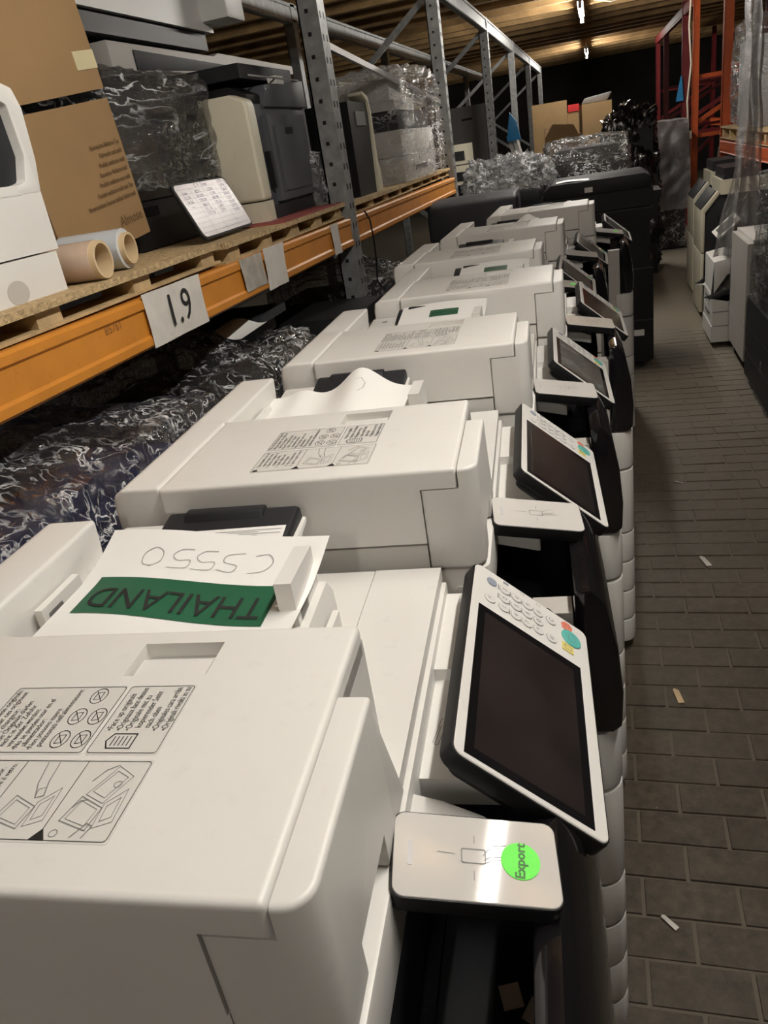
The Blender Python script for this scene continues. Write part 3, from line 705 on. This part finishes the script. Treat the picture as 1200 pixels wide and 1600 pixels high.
G().tube([(1.13, 11.3, 2.9), (1.10, 11.28, 2.4), (1.13, 11.3, 2.0), (1.09, 11.28, 1.6), (1.11, 11.3, 1.25)], .012, 6).build('hanging_cord', rope, rrack)
G().box(1.06, 1.14, 11.24, 11.30, 1.18, 1.27, .02).build('cord_reel', rope, rrack)
G().tube([(-.1, 10.2, 2.78), (.2, 10.1, 2.68), (.6, 10.1, 2.72), (1.05, 10.4, 2.86)], .006, 6).build('hanging_cable', rope)
tag(bpy.data.objects['hanging_cable'], 'pale cable drooping from the ceiling beside the nearest tube', 'cable')
tag(G().prism([(0, 0), (.10, 0), (.075, .30), (.06, .30)], 'y', 0, .004).build('blue_sheet', bluem, None, Matrix.Translation((1.06, 12.52, 1.62))), 'bright blue plastic triangle hanging on the dark red post', 'sheet')

# ------------------------------------------------------------------ pallets on the beams
def pallet(label, x0, x1, y0, y1, z0, h, top, n=5, red=None, chipedge=False, group='pallets on the racks'):
    t = thing('pallet', label, 'pallet', ((x0 + x1) / 2, (y0 + y1) / 2, z0), 0, group)
    hx, hy = (x1 - x0) / 2, (y1 - y0) / 2
    td = .015
    if chipedge:
        G().box(-hx, hx, -hy, hy, h - td, h, .003, 1).build('deck_board', top, t)
    else:
        k = 7; w = 2 * hx / (k + .0)
        for i in range(k): G().box(-hx + i * w + .006, -hx + (i + 1) * w - .006, -hy, hy, h - td, h, .002, 1).build('deck_board', top, t)
    if red: G().box(-hx + .06, hx, -hy * .2, hy * .93, h, h + .003).build('stained_patch', redboard, t)
    for xx in (-hx + .02, 0, hx - .10):
        for i in range(n):
            yy = -hy + .04 + (2 * hy - .14) * i / (n - 1)
            G().box(xx, xx + .085, yy, yy + .075, 0.006, h - td, .003, 1).build('block', wood, t)
    for i in range(3):
        xx = (-hx, -.05, hx - .11)[i]
        G().box(xx, xx + .1, -hy, hy, 0, .006, .001, 1).build('bottom_board', wood, t)
    return t
pallet('wooden pallet with a chipboard deck under the white printer and film rolls', -1.95, -.985, .85, 2.02, 1.4125, .0515, chip, 4, None, True)
pallet('wooden pallet with a chipboard deck stained red, under the dark copiers', -1.95, -.985, 2.05, 3.22, 1.4012, .0553, chip, 5, True, True)
pallet('pale wooden pallet under the film-wrapped white copier', -1.95, -1.0, 3.36, 5.92, 1.3930, .048, wood, 9, None, True)
pallet('pale wooden pallet on the red-orange beam at the right', 1.13, 2.1, 5.2, 8.68, 1.25, .10, wood, 9)
ZP = 1.4640

# ------------------------------------------------------------------ goods on the left rack
t = thing('desk_printer', 'white desktop printer at the very edge of the left shelf', 'printer', (-1.04, .95, ZP))
G().box(-.42, 0, 0, .455, 0, .075, .008).build('paper_drawer', white, t)
G().box(-.418, -.002, .002, .468, .078, .185, .006).build('body', white, t)
G().box(-.42, -.02, 0, .46, .18, .37, .006).build('body_top', charcoal, t)
G().prism([(.40, .183), (.468, .183), (.482, .24), (.488, .33), (.475, .365), (.44, .375), (.41, .372), (.40, .355), (.445, .335), (.450, .25), (.43, .205), (.40, .20)], 'x', -.41, 0, .006).build('side_frame', white, t)
G().box(-.40, -.004, .0, .43, .35, .372, .008).build('top_cover', white, t)
G().box(-.06, -.001, .0, .41, .183, .200, .006).build('output_lip', white, t)
G().prism(circle(.31, .020, .030, 20, .022), 'x', -.02, .0012).build('finger_recess', beige, t)
G().stroke(rrect(.16, .18, .03, .05, .005), .002, Matrix.Translation((.0012, 0, 0)) @ FX, True).build('drawer_mark', inkgrey, t)

def carton(name, label, cx, cy, cz, w, d, h, rz, rx, m=card, flap=0.0, group=None, text=None, tapes=()):
    t = thing(name, label, 'box', (cx, cy, cz), rz, group)
    t.rotation_euler.x = rx
    G().box(-d, 0, 0, w, .0, h, .010, 3).build('box_body', m, t)
    if flap:
        G().box(-d - .01, .008, -.01, w + .008, h - flap, h + .008, .008, 2).build('lid', m, t)
    for (y0, y1, z0, z1) in tapes: G().box(-.0, .0015 + (.008 if flap else 0), y0, y1, z0, z1).build('tape_strip', tape, t)
    if text: text(t)
    return t
def ctext(t):
    g = G()
    rows = [('Nonreactive Multicore Top', .27), ('Kaltreactiv com multi', .25), ('Produits multicore multi', .23), ('Remetteur Multicore mult', .21), ('Produits multicore com multi', .19), ('Produits multicore multi com Top', .17), ('Nonsoumission Sommes multico Sofort multi', .145)]
    for k, (s, z) in enumerate(rows):
        add_text(g, s, .0155, Matrix.Translation((.0012, .372, .235 - k * .0215)) @ FX @ Matrix.Scale(.78, 4, (1, 0, 0)), 'RIGHT', bold=.0006)
    g.build('box_print', cardink, t)
    o = add_text(G(), 'Almose', .036, Matrix.Translation((.0012, .315, .052)) @ FX @ Matrix.Shear('XY', 4, (.25, 0)), bold=.0004).build('box_logo', cardink, t)
carton('cardboard_box', 'printed brown cardboard box bulging behind the film rolls, lower of two', -1.215, 1.672, ZP + .008, .385, .50, .335, math.radians(-2), math.radians(6.5), card, text=ctext)
carton('cardboard_box', 'plain brown cardboard box with a tape strip, on top of the printed one', -1.198, 1.575, ZP + .352, .41, .50, .40, math.radians(-2), math.radians(7), card, .0, tapes=((.325, .412, .045, .085),))

def film_roll(label, c, r, L, rz, m, core, z):
    t = thing('film_roll', label, 'film roll', (c[0], c[1], z + r), rz, 'stretch film rolls')
    G().cyl((0, 0, 0), (-L, 0, 0), r, n=32, hollow=core).build('film', m, t)
    G().cyl((.012, 0, 0), (-L - .012, 0, 0), r * core, n=28, hollow=.84).build('core', tube_card, t)
    return t
film_roll('nearly empty brown cardboard film roll lying in front', (-1.005, 1.485), .040, .15, math.radians(4), rollfilm2, .96, ZP + .0005)
film_roll('pale bluish stretch film roll lying behind the empty one', (-1.035, 1.645), .044, .15, math.radians(6), rollfilm, .78, ZP + .0005)

# dark copier in film, on the shelf
t = thing('shelf_copier', 'dark brown copier wrapped in clear film beside the cardboard boxes', 'copier', (-1.27, 2.085, ZP - .004))
G().box(-.55, 0, 0, .56, 0, .13, .008).build('paper_drawer', black, t)
G().box(-.55, -.01, 0, .27, .133, .36, .006).build('body', mat('brown_black_plastic', (.030, .025, .021), .45, var=.1), t)
G().box(-.55, -.02, .275, .56, .133, .36, .006).build('front_door', dgrey, t)
G().box(-.55, .0, -.005, .56, .363, .42, .012).build('scanner', charcoal, t)
G().prism([(.01, .42), (.50, .42), (.50, .44), (.12, .455), (.01, .455)], 'x', -.50, -.03, .01).build('scanner_lid', charcoal, t)
G().box(.0, .004, .06, .16, .09, .115, .003).build('handle', blackgl, t)
tag(G().shell((-.27, .28, .315), (.32, .31, .155), .10, .022, 6, 3.0, 26).build('film_wrap', film, t), 'crinkled clear stretch film')
G().box(-.004, .002, .60, .66, .04, .40, .004).build('side_edge', cream, t)
# inventory board leaning on it
t = thing('inventory_board', 'small whiteboard with a handwritten table leaning against the wrapped copier', 'whiteboard', (-1.075, 2.12, ZP + .003), math.radians(2))
lean = Matrix.Rotation(math.radians(-24), 4, 'Y') @ Matrix.Diagonal((1, 1.17, .84, 1))
bp_ = lean @ FX
G().prism(rrect(0, .335, 0, .205, .02), 'z', -.008, 0, .002, 2, bp_).build('board_frame', black, t)
G().prism(rrect(.008, .327, .008, .197, .016), 'z', -.002, .0012, 0, 1, bp_).build('board_face', boardm, t)
g = G(); gi = bp_ @ Matrix.Translation((0, 0, .0016))
for k in range(10): g.stroke([(.01, .022 + k * .0175), (.325 if k != 9 else .235, .022 + k * .0175)], .0009, gi)
for xx, z1 in ((.085, .178), (.16, .178), (.24, .196)): g.stroke([(xx, .01), (xx, z1)], .0011, gi)
g.build('ruled_lines', inkgrey, t)
g = G()
add_text(g, 'C 9  Time', .019, gi @ Matrix.Translation((.16, .1875, 0)))
for cx, col in ((.045, ['Line', '11.10', '14.16', '----']), (.122, ['B271', 'B1620', '170.09', '166.25', '131.10', '127710']), (.20, ['12701', '12.90', '100.90', '170.16', '1.2001', '12701']), (.283, ['12971', '12976', '12840', '20450', '12231', '12310', '12732', '12370'])):
    for k, s in enumerate(col): add_text(g, s, .0165, gi @ Matrix.Translation((cx, (.187 if cx > .25 else .165) - k * .0165, 0)))
g.build('board_writing', mat('marker_ink', (.13, .10, .17), .5, var=.1), t)

# cream and dark grey copier with film remnants
slate = mat('slate_grey_plastic', (.075, .079, .09), .5, var=.08, dirt=.2, spec=.4)
t = thing('shelf_copier', 'dark grey copier with a cream front edge next to the steel post', 'copier', (-1.10, 2.69, ZP - .006))
G().box(-.46, .0, .035, .60, .0, .045, .004).build('base', charcoal, t)
G().box(-.46, -.012, .05, .60, .045, .37, .006).build('body', slate, t)
sd = G().box(-.02, .008, .13, .52, .055, .335, .004).build('side_door', slate, t)
G().box(-.005, .014, .18, .46, .085, .30, .004).build('inner_door', slate, sd)
G().box(-.002, .0155, .27, .35, .27, .292, .003).build('door_pull', black, sd)
G().box(-.01, .010, .09, .105, .10, .22, .004).build('hinge_strip', black, sd)
G().prism([(-.15, .07), (-.15, .40), (-.05, .40), (.0, .38), (.006, .36), (.006, .07)], 'y', -.03, .045, .012, 3).build('front_edge', cream, t)
G().box(-.15, .006, -.03, .045, 0, .066, .012, 3).build('front_edge_foot', cream, t)
G().box(-.46, -.155, -.02, .045, 0, .38, .012, 3).build('rear_corner', charcoal, t)
G().prism([(-.46, .37), (-.02, .37), (-.02, .40), (-.08, .43), (-.46, .43)], 'y', .05, .6, .005).build('output_bay', black, t)
G().prism([(.16, .36), (.60, .36), (.60, .455), (.18, .43)], 'x', -.1, .0, .006).build('side_cover', slate, t)
G().box(-.46, -.05, .10, .62, .455, .50, .008).build('scanner', charcoal, t)
G().box(-.03, .002, .30, .38, .435, .462, .003).build('latch_plate', white2, t)
G().box(.0, .003, .05, .55, .45, .456).build('top_seam', mgrey, t)
tag(G().shell((-.02, .57, .09), (.06, .07, .11), .3, .02, 9, 8., 12).build('film_remnant', film_bubble, t), 'torn strip of clear film')
# long pale lid and white machine on top, further back
t = thing('shelf_copier', 'grey topped copier lying behind, under the white feeder lid', 'copier', (-1.62, 2.72, ZP))
G().box(-.45, .02, .35, 1.9, .0, .50, .01).build('body', black, t)
G().prism([(-.0, .52), (1.85, .60), (1.85, .64), (.9, .645), (.85, .63), (.0, .63)], 'x', -.02, .05, .006).build('lid_edge', beige, t)
G().prism([(-.0, .52), (1.85, .60), (1.85, .63), (.0, .62)], 'x', -.44, -.02, .006).build('lid', mgrey, t)
G().prism([(.16, .545), (1.0, .58), (1.0, .60), (.16, .61)], 'x', .045, .054, .002).build('lid_recess', charcoal, t)
t = thing('feeder_unit', 'white document feeder on top of the stacked copiers by the ceiling', 'feeder', (-1.56, 2.55, ZP + .665))
G().box(-.40, .0, -.12, 1.05, .05, .17, .02, 3).build('lid', white, t)
G().box(-.40, -.02, -.10, 1.0, -.016, .056, .002).build('base', black, t)
G().prism([(.62, .30), (.70, .34), (1.10, .30), (1.14, .26), (1.14, .08), (.95, .08), (.95, .20)], 'x', -.02, .12, .012).build('input_tray', white, t)
G().box(-.38, .05, .55, .95, .17, .33, .01).build('tray_hood', charcoal, t)

# second bay: dark unit with cream edge, white copier in film
t = thing('shelf_copier', 'black copier with a rounded cream edge just past the steel post', 'copier', (-1.06, 3.74, 1.441))
G().box(-.40, .0, .0, .34, .0, .40, .008).build('body', black, t)
G().prism([(.30, .0), (.40, .0), (.39, .10), (.365, .13), (.36, .36), (.33, .425), (.24, .445), (.24, .43), (.32, .40), (.335, .34)], 'x', -.06, .012, .006).build('cream_edge', cream, t)
G().box(-.03, .004, .10, .26, .30, .36, .004).build('panel', mgrey, t)
t = thing('shelf_copier', 'white copier wrapped in clear film on the pale pallet', 'copier', (-1.03, 4.60, 1.441))
G().box(-.36, .0, .0, .95, .0, .135, .008).build('paper_drawer', white, t); G().box(-.36, .0, .0, .95, .138, .27, .008).build('body', white, t)
G().box(-.36, -.01, .02, .90, .27, .37, .006).build('output_bay', dgrey, t); G().box(-.361, -.20, -.004, .0, .15, .22, .003).build('vent_panel', mgrey, t)
G().box(-.38, -.01, -.02, .50, .37, .42, .01).build('scanner', white2, t); G().box(-.38, -.03, -.02, .42, .42, .52, .012).build('document_feeder', white, t)
G().prism([(.42, .42), (1.02, .40), (1.02, .425), (.44, .49)], 'x', -.36, -.03, .006).build('feeder_tray', white2, t)
G().box(-.01, .006, .30, .65, .05, .075, .004).build('handle', mgrey, t)
tag(G().shell((-.18, .47, .295), (.235, .58, .29), .14, .03, 4, 5., 30).build('film_wrap', film, t), 'loose clear film with bright creases')

# ------------------------------------------------------------------ wrapped goods on the floor under the left rack
def wrapped(label, x0, x1, y0, y1, z0, z1, core, fm, seed, k=.22, amp=.035, fr=4.5, cat='wrapped machine', taper=.12, n=28):
    t = thing('wrapped_machine', label, cat, ((x0 + x1) / 2, (y0 + y1) / 2, z0), 0, 'film wrapped machines')
    hx, hy, h = (x1 - x0) / 2, (y1 - y0) / 2, z1 - z0
    G().box(-hx * .93, hx * .93, -hy * .93, hy * .93, 0, h * .62, .02).build('body', core, t)
    G().box(-hx * .80, hx * .78, -hy * .82, hy * .8, h * .6, h * .90, .03, 3).build('top_unit', core, t)
    tag(G().shell((0, 0, h * .5), (hx, hy, h * .5), k, amp, fr, seed, n, False, taper).build('film_wrap', fm, t, smooth=60), 'crinkled film')
    return t
film_dark = film_mat('film_over_dark', lo=.02, hi=.95, scale=24, rough=.06, bscale=24, bump=1.0, width=.045, gloss=.5, stretch=(.7, 1.3, 1))
wrapped('navy blue machine tightly wrapped in clear film under the orange beam', -1.75, -.80, .62, 1.62, 0, 1.20, navy, film_dark, 1.3, taper=.10)
wrapped('black machine in crumpled clear film with a sheet of paper on top', -1.62, -.86, 1.78, 2.52, 0, 1.14, black, film_dark, 4.4, .3, .05, 5)
wrapped('low film wrapped black machine under the shelf, beyond the steel post', -1.6, -.84, 3.42, 4.1, 0, 1.13, black, film_dark, 6.1, .3, .05, 5)
t = tag(G().sheet(lambda s, q: (-1.17 + s * .13 + q * .04, 2.16 + q * .12 - s * .03, 1.19 + .02 * q - .01 * s + .006 * math.sin(6 * s)), 8, 8).build('paper_sheet', paperm), 'white sheet of paper lying on the crumpled black wrapped machine', 'paper')
t = thing('dark_tray', 'dark grey tray standing on the crumpled wrapped machine', 'tray', (-1.18, 2.30, 1.15))
G().box(-.12, .14, .0, .22, .03, .055, .012).build('tray_top', dgrey, t); G().box(-.10, .10, .02, .20, -.02, .03, .005).build('tray_base', charcoal, t)
t = thing('grey_cabinet', 'low grey machine with a charcoal top beside the steel post', 'cabinet', (-1.15, 2.80, 0))
G().box(-.45, .26, .0, .38, .05, 1.02, .01).build('body', beige, t); G().box(-.45, .27, -.01, .39, 1.02, 1.08, .015).build('top', charcoal, t)
for k in range(3): G().box(.255, .268, .02, .36, .1 + k * .3, .38 + k * .3, .004).build('drawer', white2, t)

# ------------------------------------------------------------------ dark machines further down the row
def dark_copier(label, x0, x1, y0, y1, H, m1=black, m2=charcoal, ndraw=4, adf=True, group='dark copiers at the end of the row', near=()):
    t = thing('dark_copier', label, 'copier', (x1, y0, 0), 0, group)
    D, Wd = x1 - x0, y1 - y0
    G().box(-D, -.02, 0, Wd, .05, H * .84, .008).build('body', m1, t)
    G().box(-D - .005, .0, -.004, Wd + .004, H * .845, H * .93, .008).build('scanner', m1, t)
    if adf: G().prism([(-D, H * .93), (-.01, H * .93), (-.015, H * .985), (-.05, H), (-D + .05, H), (-D, H * .97)], 'y', .0, Wd, .008).build('document_feeder', m2, t)
    hh = H * .54 / ndraw
    for k in range(ndraw):
        d = G().box(-.03, .0, .004, Wd - .004, .06 + k * hh, .06 + (k + 1) * hh - .006, .006).build('drawer', m1, t)
        G().box(-.002, .004, Wd * .3, Wd * .7, .06 + (k + .75) * hh, .06 + (k + .85) * hh, .002).build('handle', m2, d)
    sd = G().box(-D * .8, -.06, -.006, .01, H * .30, H * .80, .004).build('side_door', m1, t)
    G().box(-D * .45, -D * .25, -.009, .0, H * .50, H * .525, .002).build('door_pull', m2, sd)
    G().box(-.12, .06, Wd * .25, Wd * .75, H * .86, H * .90, .008).build('control_panel', m2, t)
    for u in (-D + .06, -.08):
        for v in (.06, Wd - .06): G().cyl((u, v - .012, .027), (u, v + .012, .027), .027, n=12).box(u - .012, u + .012, v - .014, v + .014, .03, .06).build('caster', rubber, t)
    return t
t = dark_copier('tall black copier closing the white row, with a small white label', -.34, .335, 5.47, 6.12, 1.255)
G().box(-.415, -.365, -.0065, -.004, 1.185, 1.215).build('small_label', paperm, t); G().box(-.125, -.06, -.0065, .0, .235, .275).build('small_label', paperm, t)
G().box(-.675, -.0, -.0075, -.0, .672, .682, .002).build('bright_seam', dgrey, t); G().box(-.675, -.0, -.0075, -.0, .335, .343, .002).build('bright_seam', dgrey, t)
G().box(-.34, .003, -.008, -.0, 1.045, 1.055, .002).build('bright_seam', dgrey, t)
tag(G().sheet(lambda s, q: (-.26 + s * .24, 5.52 + q * .16, 1.2585 + .004 * math.sin(5 * s)), 6, 4).build('paper_sheet', paperm), 'white sheet lying on top of the tall black copier', 'paper')
t = thing('dark_copier', 'dark copier with a long rounded lid left of the last white copiers', 'copier', (-.46, 4.93, 0), math.radians(2), 'dark copiers at the end of the row')
G().box(-.52, .0, .02, .48, .05, 1.05, .008).build('body', black, t)
G().prism([(.0, 1.06), (.0, 1.20), (.03, 1.262), (.09, 1.285), (.40, 1.285), (.44, 1.25), (.44, 1.06)], 'x', -.54, .0, .02, 3).build('rounded_lid', dgrey, t)
G().prism(rrect(.03, .15, 1.17, 1.27, .02), 'x', -.0, .008, .003).build('lid_end', charcoal, t)
for k in range(3): G().box(-.51, .012, .03, .47, .08 + k * .31, .37 + k * .31, .005).build('drawer', charcoal, t)
dark_copier('low dark copier buried under crumpled clear film', -.98, -.40, 6.22, 6.85, 1.20)
tag(G().shell((-.66, 6.5, 1.32), (.33, .30, .10), .55, .05, 8, 2.2, 28, True, .2, 1.0).build('film_heap', film_bubble, smooth=60), 'heap of crumpled clear film past the end of the orange beam', 'film')
t = dark_copier('black copier under clear film, behind the tall black one', -.36, .20, 7.0, 7.6, 1.40)
tag(G().shell((-.28, .3, 1.26), (.33, .35, .21), .22, .03, 5, 3.9, 24).build('film_wrap', film_dark, t), 'clear film cover')
dark_copier('dark copier carrying the left cardboard boxes', -.95, -.30, 10.7, 11.4, 1.27, near=())
dark_copier('dark copier carrying the right cardboard box', -.21, .26, 10.7, 11.4, 1.20)
G_BOX = 'brown cardboard boxes at the end of the aisle'
def small_box(label, x0, x1, y0, y1, z0, z1, m=card2, openb=False):
    t = thing('cardboard_box', label, 'box', ((x0 + x1) / 2, (y0 + y1) / 2, z0), rnd.uniform(-.08, .08), G_BOX)
    hx, hy, h = (x1 - x0) / 2, (y1 - y0) / 2, z1 - z0
    G().box(-hx, hx, -hy, hy, 0, h, .008).build('box_body', m, t)
    if openb:
        G().prism([(-hx, h), (hx, h), (hx * .7, h + .10), (-hx * .5, h + .13)], 'y', -hy - .004, -hy, 0).build('flap', m, t)
        G().box(-hx - .004, -hx, -hy, hy, h, h + .10).build('flap', m, t)
    return t
small_box('large cardboard box on the left of the far pile', -.76, -.34, 10.9, 11.3, 1.272, 1.84)
small_box('tall cardboard box on the right of the far pile', -.17, .18, 10.85, 11.3, 1.202, 1.76)
small_box('narrow cardboard box with a red lid edge between the two far boxes', -.325, -.19, 11.0, 11.3, 1.272, 1.70)
tag(G().box(-.32, -.19, 10.99, 11.2, 1.702, 1.78, .01).build('red_carton', mat('red_print', (.55, .03, .03), .5)), 'small red carton on the narrow far box', 'box')
tag(G().prism([(0, 0), (.30, 0), (.36, .09), (.04, .06)], 'y', 0, .25, .015).build('grey_case', mgrey, None, Matrix.Translation((-.16, 10.95, 1.762))), 'grey plastic case lying on the tall far box', 'case')
dark_copier('dark copier with an open cardboard box on its lid', -.62, -.10, 9.4, 9.95, 1.26)
small_box('open brown cardboard box in front of the far pile', -.52, -.16, 9.45, 9.85, 1.262, 1.47, card, True)
t = wrapped('machine under glossy black stretch film beside the far boxes', .02, .62, 9.0, 9.7, 0, 1.60, black, blackfilm, 7.7, .35, .09, 4.5)
t = wrapped('machine under a hazy grey plastic cover at the end of the aisle', .42, 1.02, 10.5, 11.1, 0, 1.40, black, film_dark, 9.1, .12, .03, 3, taper=.05)
tag(G().shell((0, 0, .95), (.36, .35, .50), .10, .03, 2.2, 4.2, 22, False, .12).build('plastic_cover', film_mat('grey_cover_film', col=(.36, .34, .345), lo=.42, hi=.3, scale=5, rough=.3, bump=.4, bscale=5), t, smooth=60), 'loose translucent grey plastic bag')
# odds and ends on the dark copiers
t = thing('panel_stack', 'pale panels leaning together on the far dark copier', 'panel', (-.82, 9.2, 1.25))
for k in range(2): G().box(-.02, .02, 0, .25, .0, .32, .004, 1, Matrix.Translation((.05 * k, 0, 0)) @ Matrix.Rotation(math.radians(-14), 4, 'Y')).build('panel', white2 if k else beige, t)
tag(G().prism([(-.05, 0), (.10, 0), (.06, .18), (.0, .27)], 'y', 0, .05, .004).build('blue_wedge', bluem, None, Matrix.Translation((-.86, 9.12, 1.51))), 'bright blue wedge above the leaning pale panels', 'panel')
dark_copier('dark copier holding the leaning pale panels', -1.04, -.70, 9.05, 9.6, 1.245)
for k, (x, z) in enumerate(((-.78, 1.0), )): pass
t = thing('file_cabinet', 'grey steel cabinet standing behind the left rack posts', 'cabinet', (-1.34, 9.5, 0))
G().box(-.28, .22, 0, .5, 0, 1.92, .01).build('carcass', mgrey, t)
for k in range(4):
    d = G().box(-.26, .20, -.008, .0, .06 + k * .46, .50 + k * .46, .004).build('drawer', mgrey, t); G().box(-.08, .04, -.016, -.006, .40 + k * .46, .42 + k * .46, .003).build('handle', charcoal, d)
t = dark_copier('black machine under the two small beige printers', -1.32, -.99, 6.95, 7.5, 1.355, adf=False)
for k, z in enumerate((1.262, 1.42)):
    t = thing('small_printer', ('lower', 'upper')[k] + ' of two small beige printers stacked behind the steel post', 'printer', (-1.13, 7.0, z + .0), 0, 'small beige printers')
    G().box(-.13, .11, 0, .3, 0, .15, .01).build('body', cream, t); G().box(.0, .08, -.004, .01, .03, .10, .003).build('vent', charcoal, t); G().box(-.10, -.03, -.004, .01, .04, .06, .002).build('slot', charcoal, t)

# ------------------------------------------------------------------ machines along the right side of the aisle
def cream_copier(label, x, y, Wd, near=True):
    t = thing('framed_copier', label, 'copier', (x, y, 0), 0, 'dark copiers with cream frames')
    G().prism([(.03, .05), (.03, .80), (.11, .935), (.55, .935), (.55, .05)], 'y', .0, Wd, .006).build('body', charcoal, t)
    G().prism([(.004, .035), (.03, .035), (.032, .50), (.006, .50)], 'y', -.01, Wd, .006).build('front_panel', cream, t)
    G().prism([(.006, .506), (.032, .506), (.034, .80), (.004, .825)], 'y', -.01, Wd, .006).build('front_panel', cream, t)
    G().prism([(.004, .825), (.03, .80), (.135, .93), (.118, .958)], 'y', -.01, .03, .006).build('control_slope', cream, t)
    G().prism([(.002, .828), (.034, .80), (.135, .93), (.108, .96)], 'y', .04, Wd, .006).build('control_board', charcoal, t)
    G().box(.14, .60, -.015, Wd, .925, 1.03, .008).build('scanner', cream, t)
    G().box(.16, .60, .0, Wd - .02, 1.03, 1.112, .02).build('document_feeder', charcoal, t)
    sd = G().box(.12, .52, -.008, .01, .22, .78, .004).build('side_door', charcoal, t)
    G().box(.16, .18, -.014, .0, .40, .58, .003).build('door_pull', dgrey, sd)
    for u in (.08, .48): G().cyl((u, .04, .03), (u, .07, .03), .03, n=12).box(u - .015, u + .015, .04, .07, .03, .06).build('caster', rubber, t)
    return t
cream_copier('dark copier with a cream front frame, nearer of two on the right', .77, 6.85, .5)
cream_copier('dark copier with a cream front frame, farther of two on the right', .805, 7.75, .5)
t = thing('white_printer', 'white floor-standing printer with drawers between the right-hand machines', 'printer', (.745, 5.86, 0))
G().box(.0, .42, .0, .5, .04, .15, .012).build('base', white, t)
for k in range(2): 
    d = G().box(.005, .41, .0, .5, .155 + k * .10, .25 + k * .10, .01).build('drawer', white, t); G().box(-.002, .01, .15, .35, .215 + k * .1, .23 + k * .1, .003).build('handle', mgrey, d)
G().prism([(.0, .355), (.10, .33), (.13, .355), (.13, .50), (.41, .50), (.41, .355)], 'y', .0, .5, .008).build('body', white, t)
G().prism([(.0, .355), (.01, .355), (.01, .59), (.13, .61), (.41, .61), (.41, .50), (.10, .50)], 'y', .03, .5, .006).build('upper_body', white, t)
pnl = frame((.10, .02, .80), (.77, 0, .63), (-.2, 1, .3))
G().box(-.09, .09, -.0, .13, -.012, .0, .006, 2, pnl).build('control_panel', white, t); G().box(-.065, .065, .02, .11, .0, .002, 0, 1, pnl).build('display', screen2, t)
G().box(.10, .14, .05, .12, .60, .79, .006).build('panel_arm', white2, t)
t = thing('white_cabinet', 'tall off-white copier seen edge on behind the wrapped one', 'copier', (.845, 5.16, 0))
G().box(.03, .55, .0, .60, .08, .82, .01).build('body', white2, t)
for z0, z1 in ((.09, .30), (.305, .80)): G().box(.0, .03, .0, .6, z0, z1, .006).build('front_panel', beige, t)
for v in (.06, .52): G().cyl((.06, v - .015, .035), (.06, v + .015, .035), .035, n=12).box(.04, .08, v - .02, v + .02, .03, .085).build('caster', rubber, t)
t = wrapped('dark copier wrapped in film at the right edge of the view', .85, 1.5, 4.15, 5.08, 0, 1.22, black, film_tight, 2.8, .10, .02, 4, taper=.03)
for k in range(3): G().box(-.335, -.29, -.44, .44, .05 + k * .16, .2 + k * .16, .005).build('drawer', charcoal, t)
def hang(s, q):
    w = .05 + .085 * max(0, 1 - q * 1.6) ** 1.2
    cx = .87 + .05 * min(1, q * 3) + .04 * q ** 2
    return (cx + (s - .5) * 2 * w + .03 * noise.noise(V((s * 3, q * 5, 0))), 5.80 + .03 * math.sin(s * 11 + q * 3) + .25 * max(0, q - .6), .64 + q * 1.62)
tag(G().sheet(hang, 22, 40, .0008).build('plastic_sheet', film_haze, smooth=80), 'long hazy plastic sheet hanging down over the white machines', 'plastic')
t = thing('wrapped_load', 'white load in clear film standing on the right-hand pallet', 'wrapped goods', (1.16, 7.1, 1.352))
G().box(.02, .75, .0, .9, 0, .62, .02).build('carton', mat('pale_carton', (.55, .56, .58), .7), t)
tag(G().shell((.38, .42, .385), (.42, .56, .37), .12, .02, 4, 1.9, 20).build('film_wrap', film, t), 'loose clear film')
t = wrapped('grey wrapped machine behind the orange posts on the right', 1.3, 2.0, 9.65, 10.45, 0, 1.32, mgrey, film_dark, 3.3)
dark_copier('dark machine past the cream framed copiers on the right', 1.28, 1.85, 8.95, 9.5, 1.2)

# ------------------------------------------------------------------ litter on the floor
for k, (x, y, a, s, lb) in enumerate(((.105, 1.215, .8, .020, 'small torn white paper scrap on the nearest paving'), (.36, 2.80, .3, .035, 'thin crumpled film scrap on the paving'), (.33, 3.55, 1.2, .018, 'tiny pale paper scrap farther along the paving'), (.19, 1.985, .2, .03, 'dry straw scrap lying across a paving joint'))):
    o = G().sheet(lambda p, q: ((p - .5) * s * .6, (q - .5) * s * 2, .002 + .004 * math.sin(5 * p) * q + .003 * q), 5, 6).build('scrap', litter if k != 3 else tube_card)
    o.location = (x, y, .0015); o.rotation_euler.z = a; tag(o, lb, 'litter')
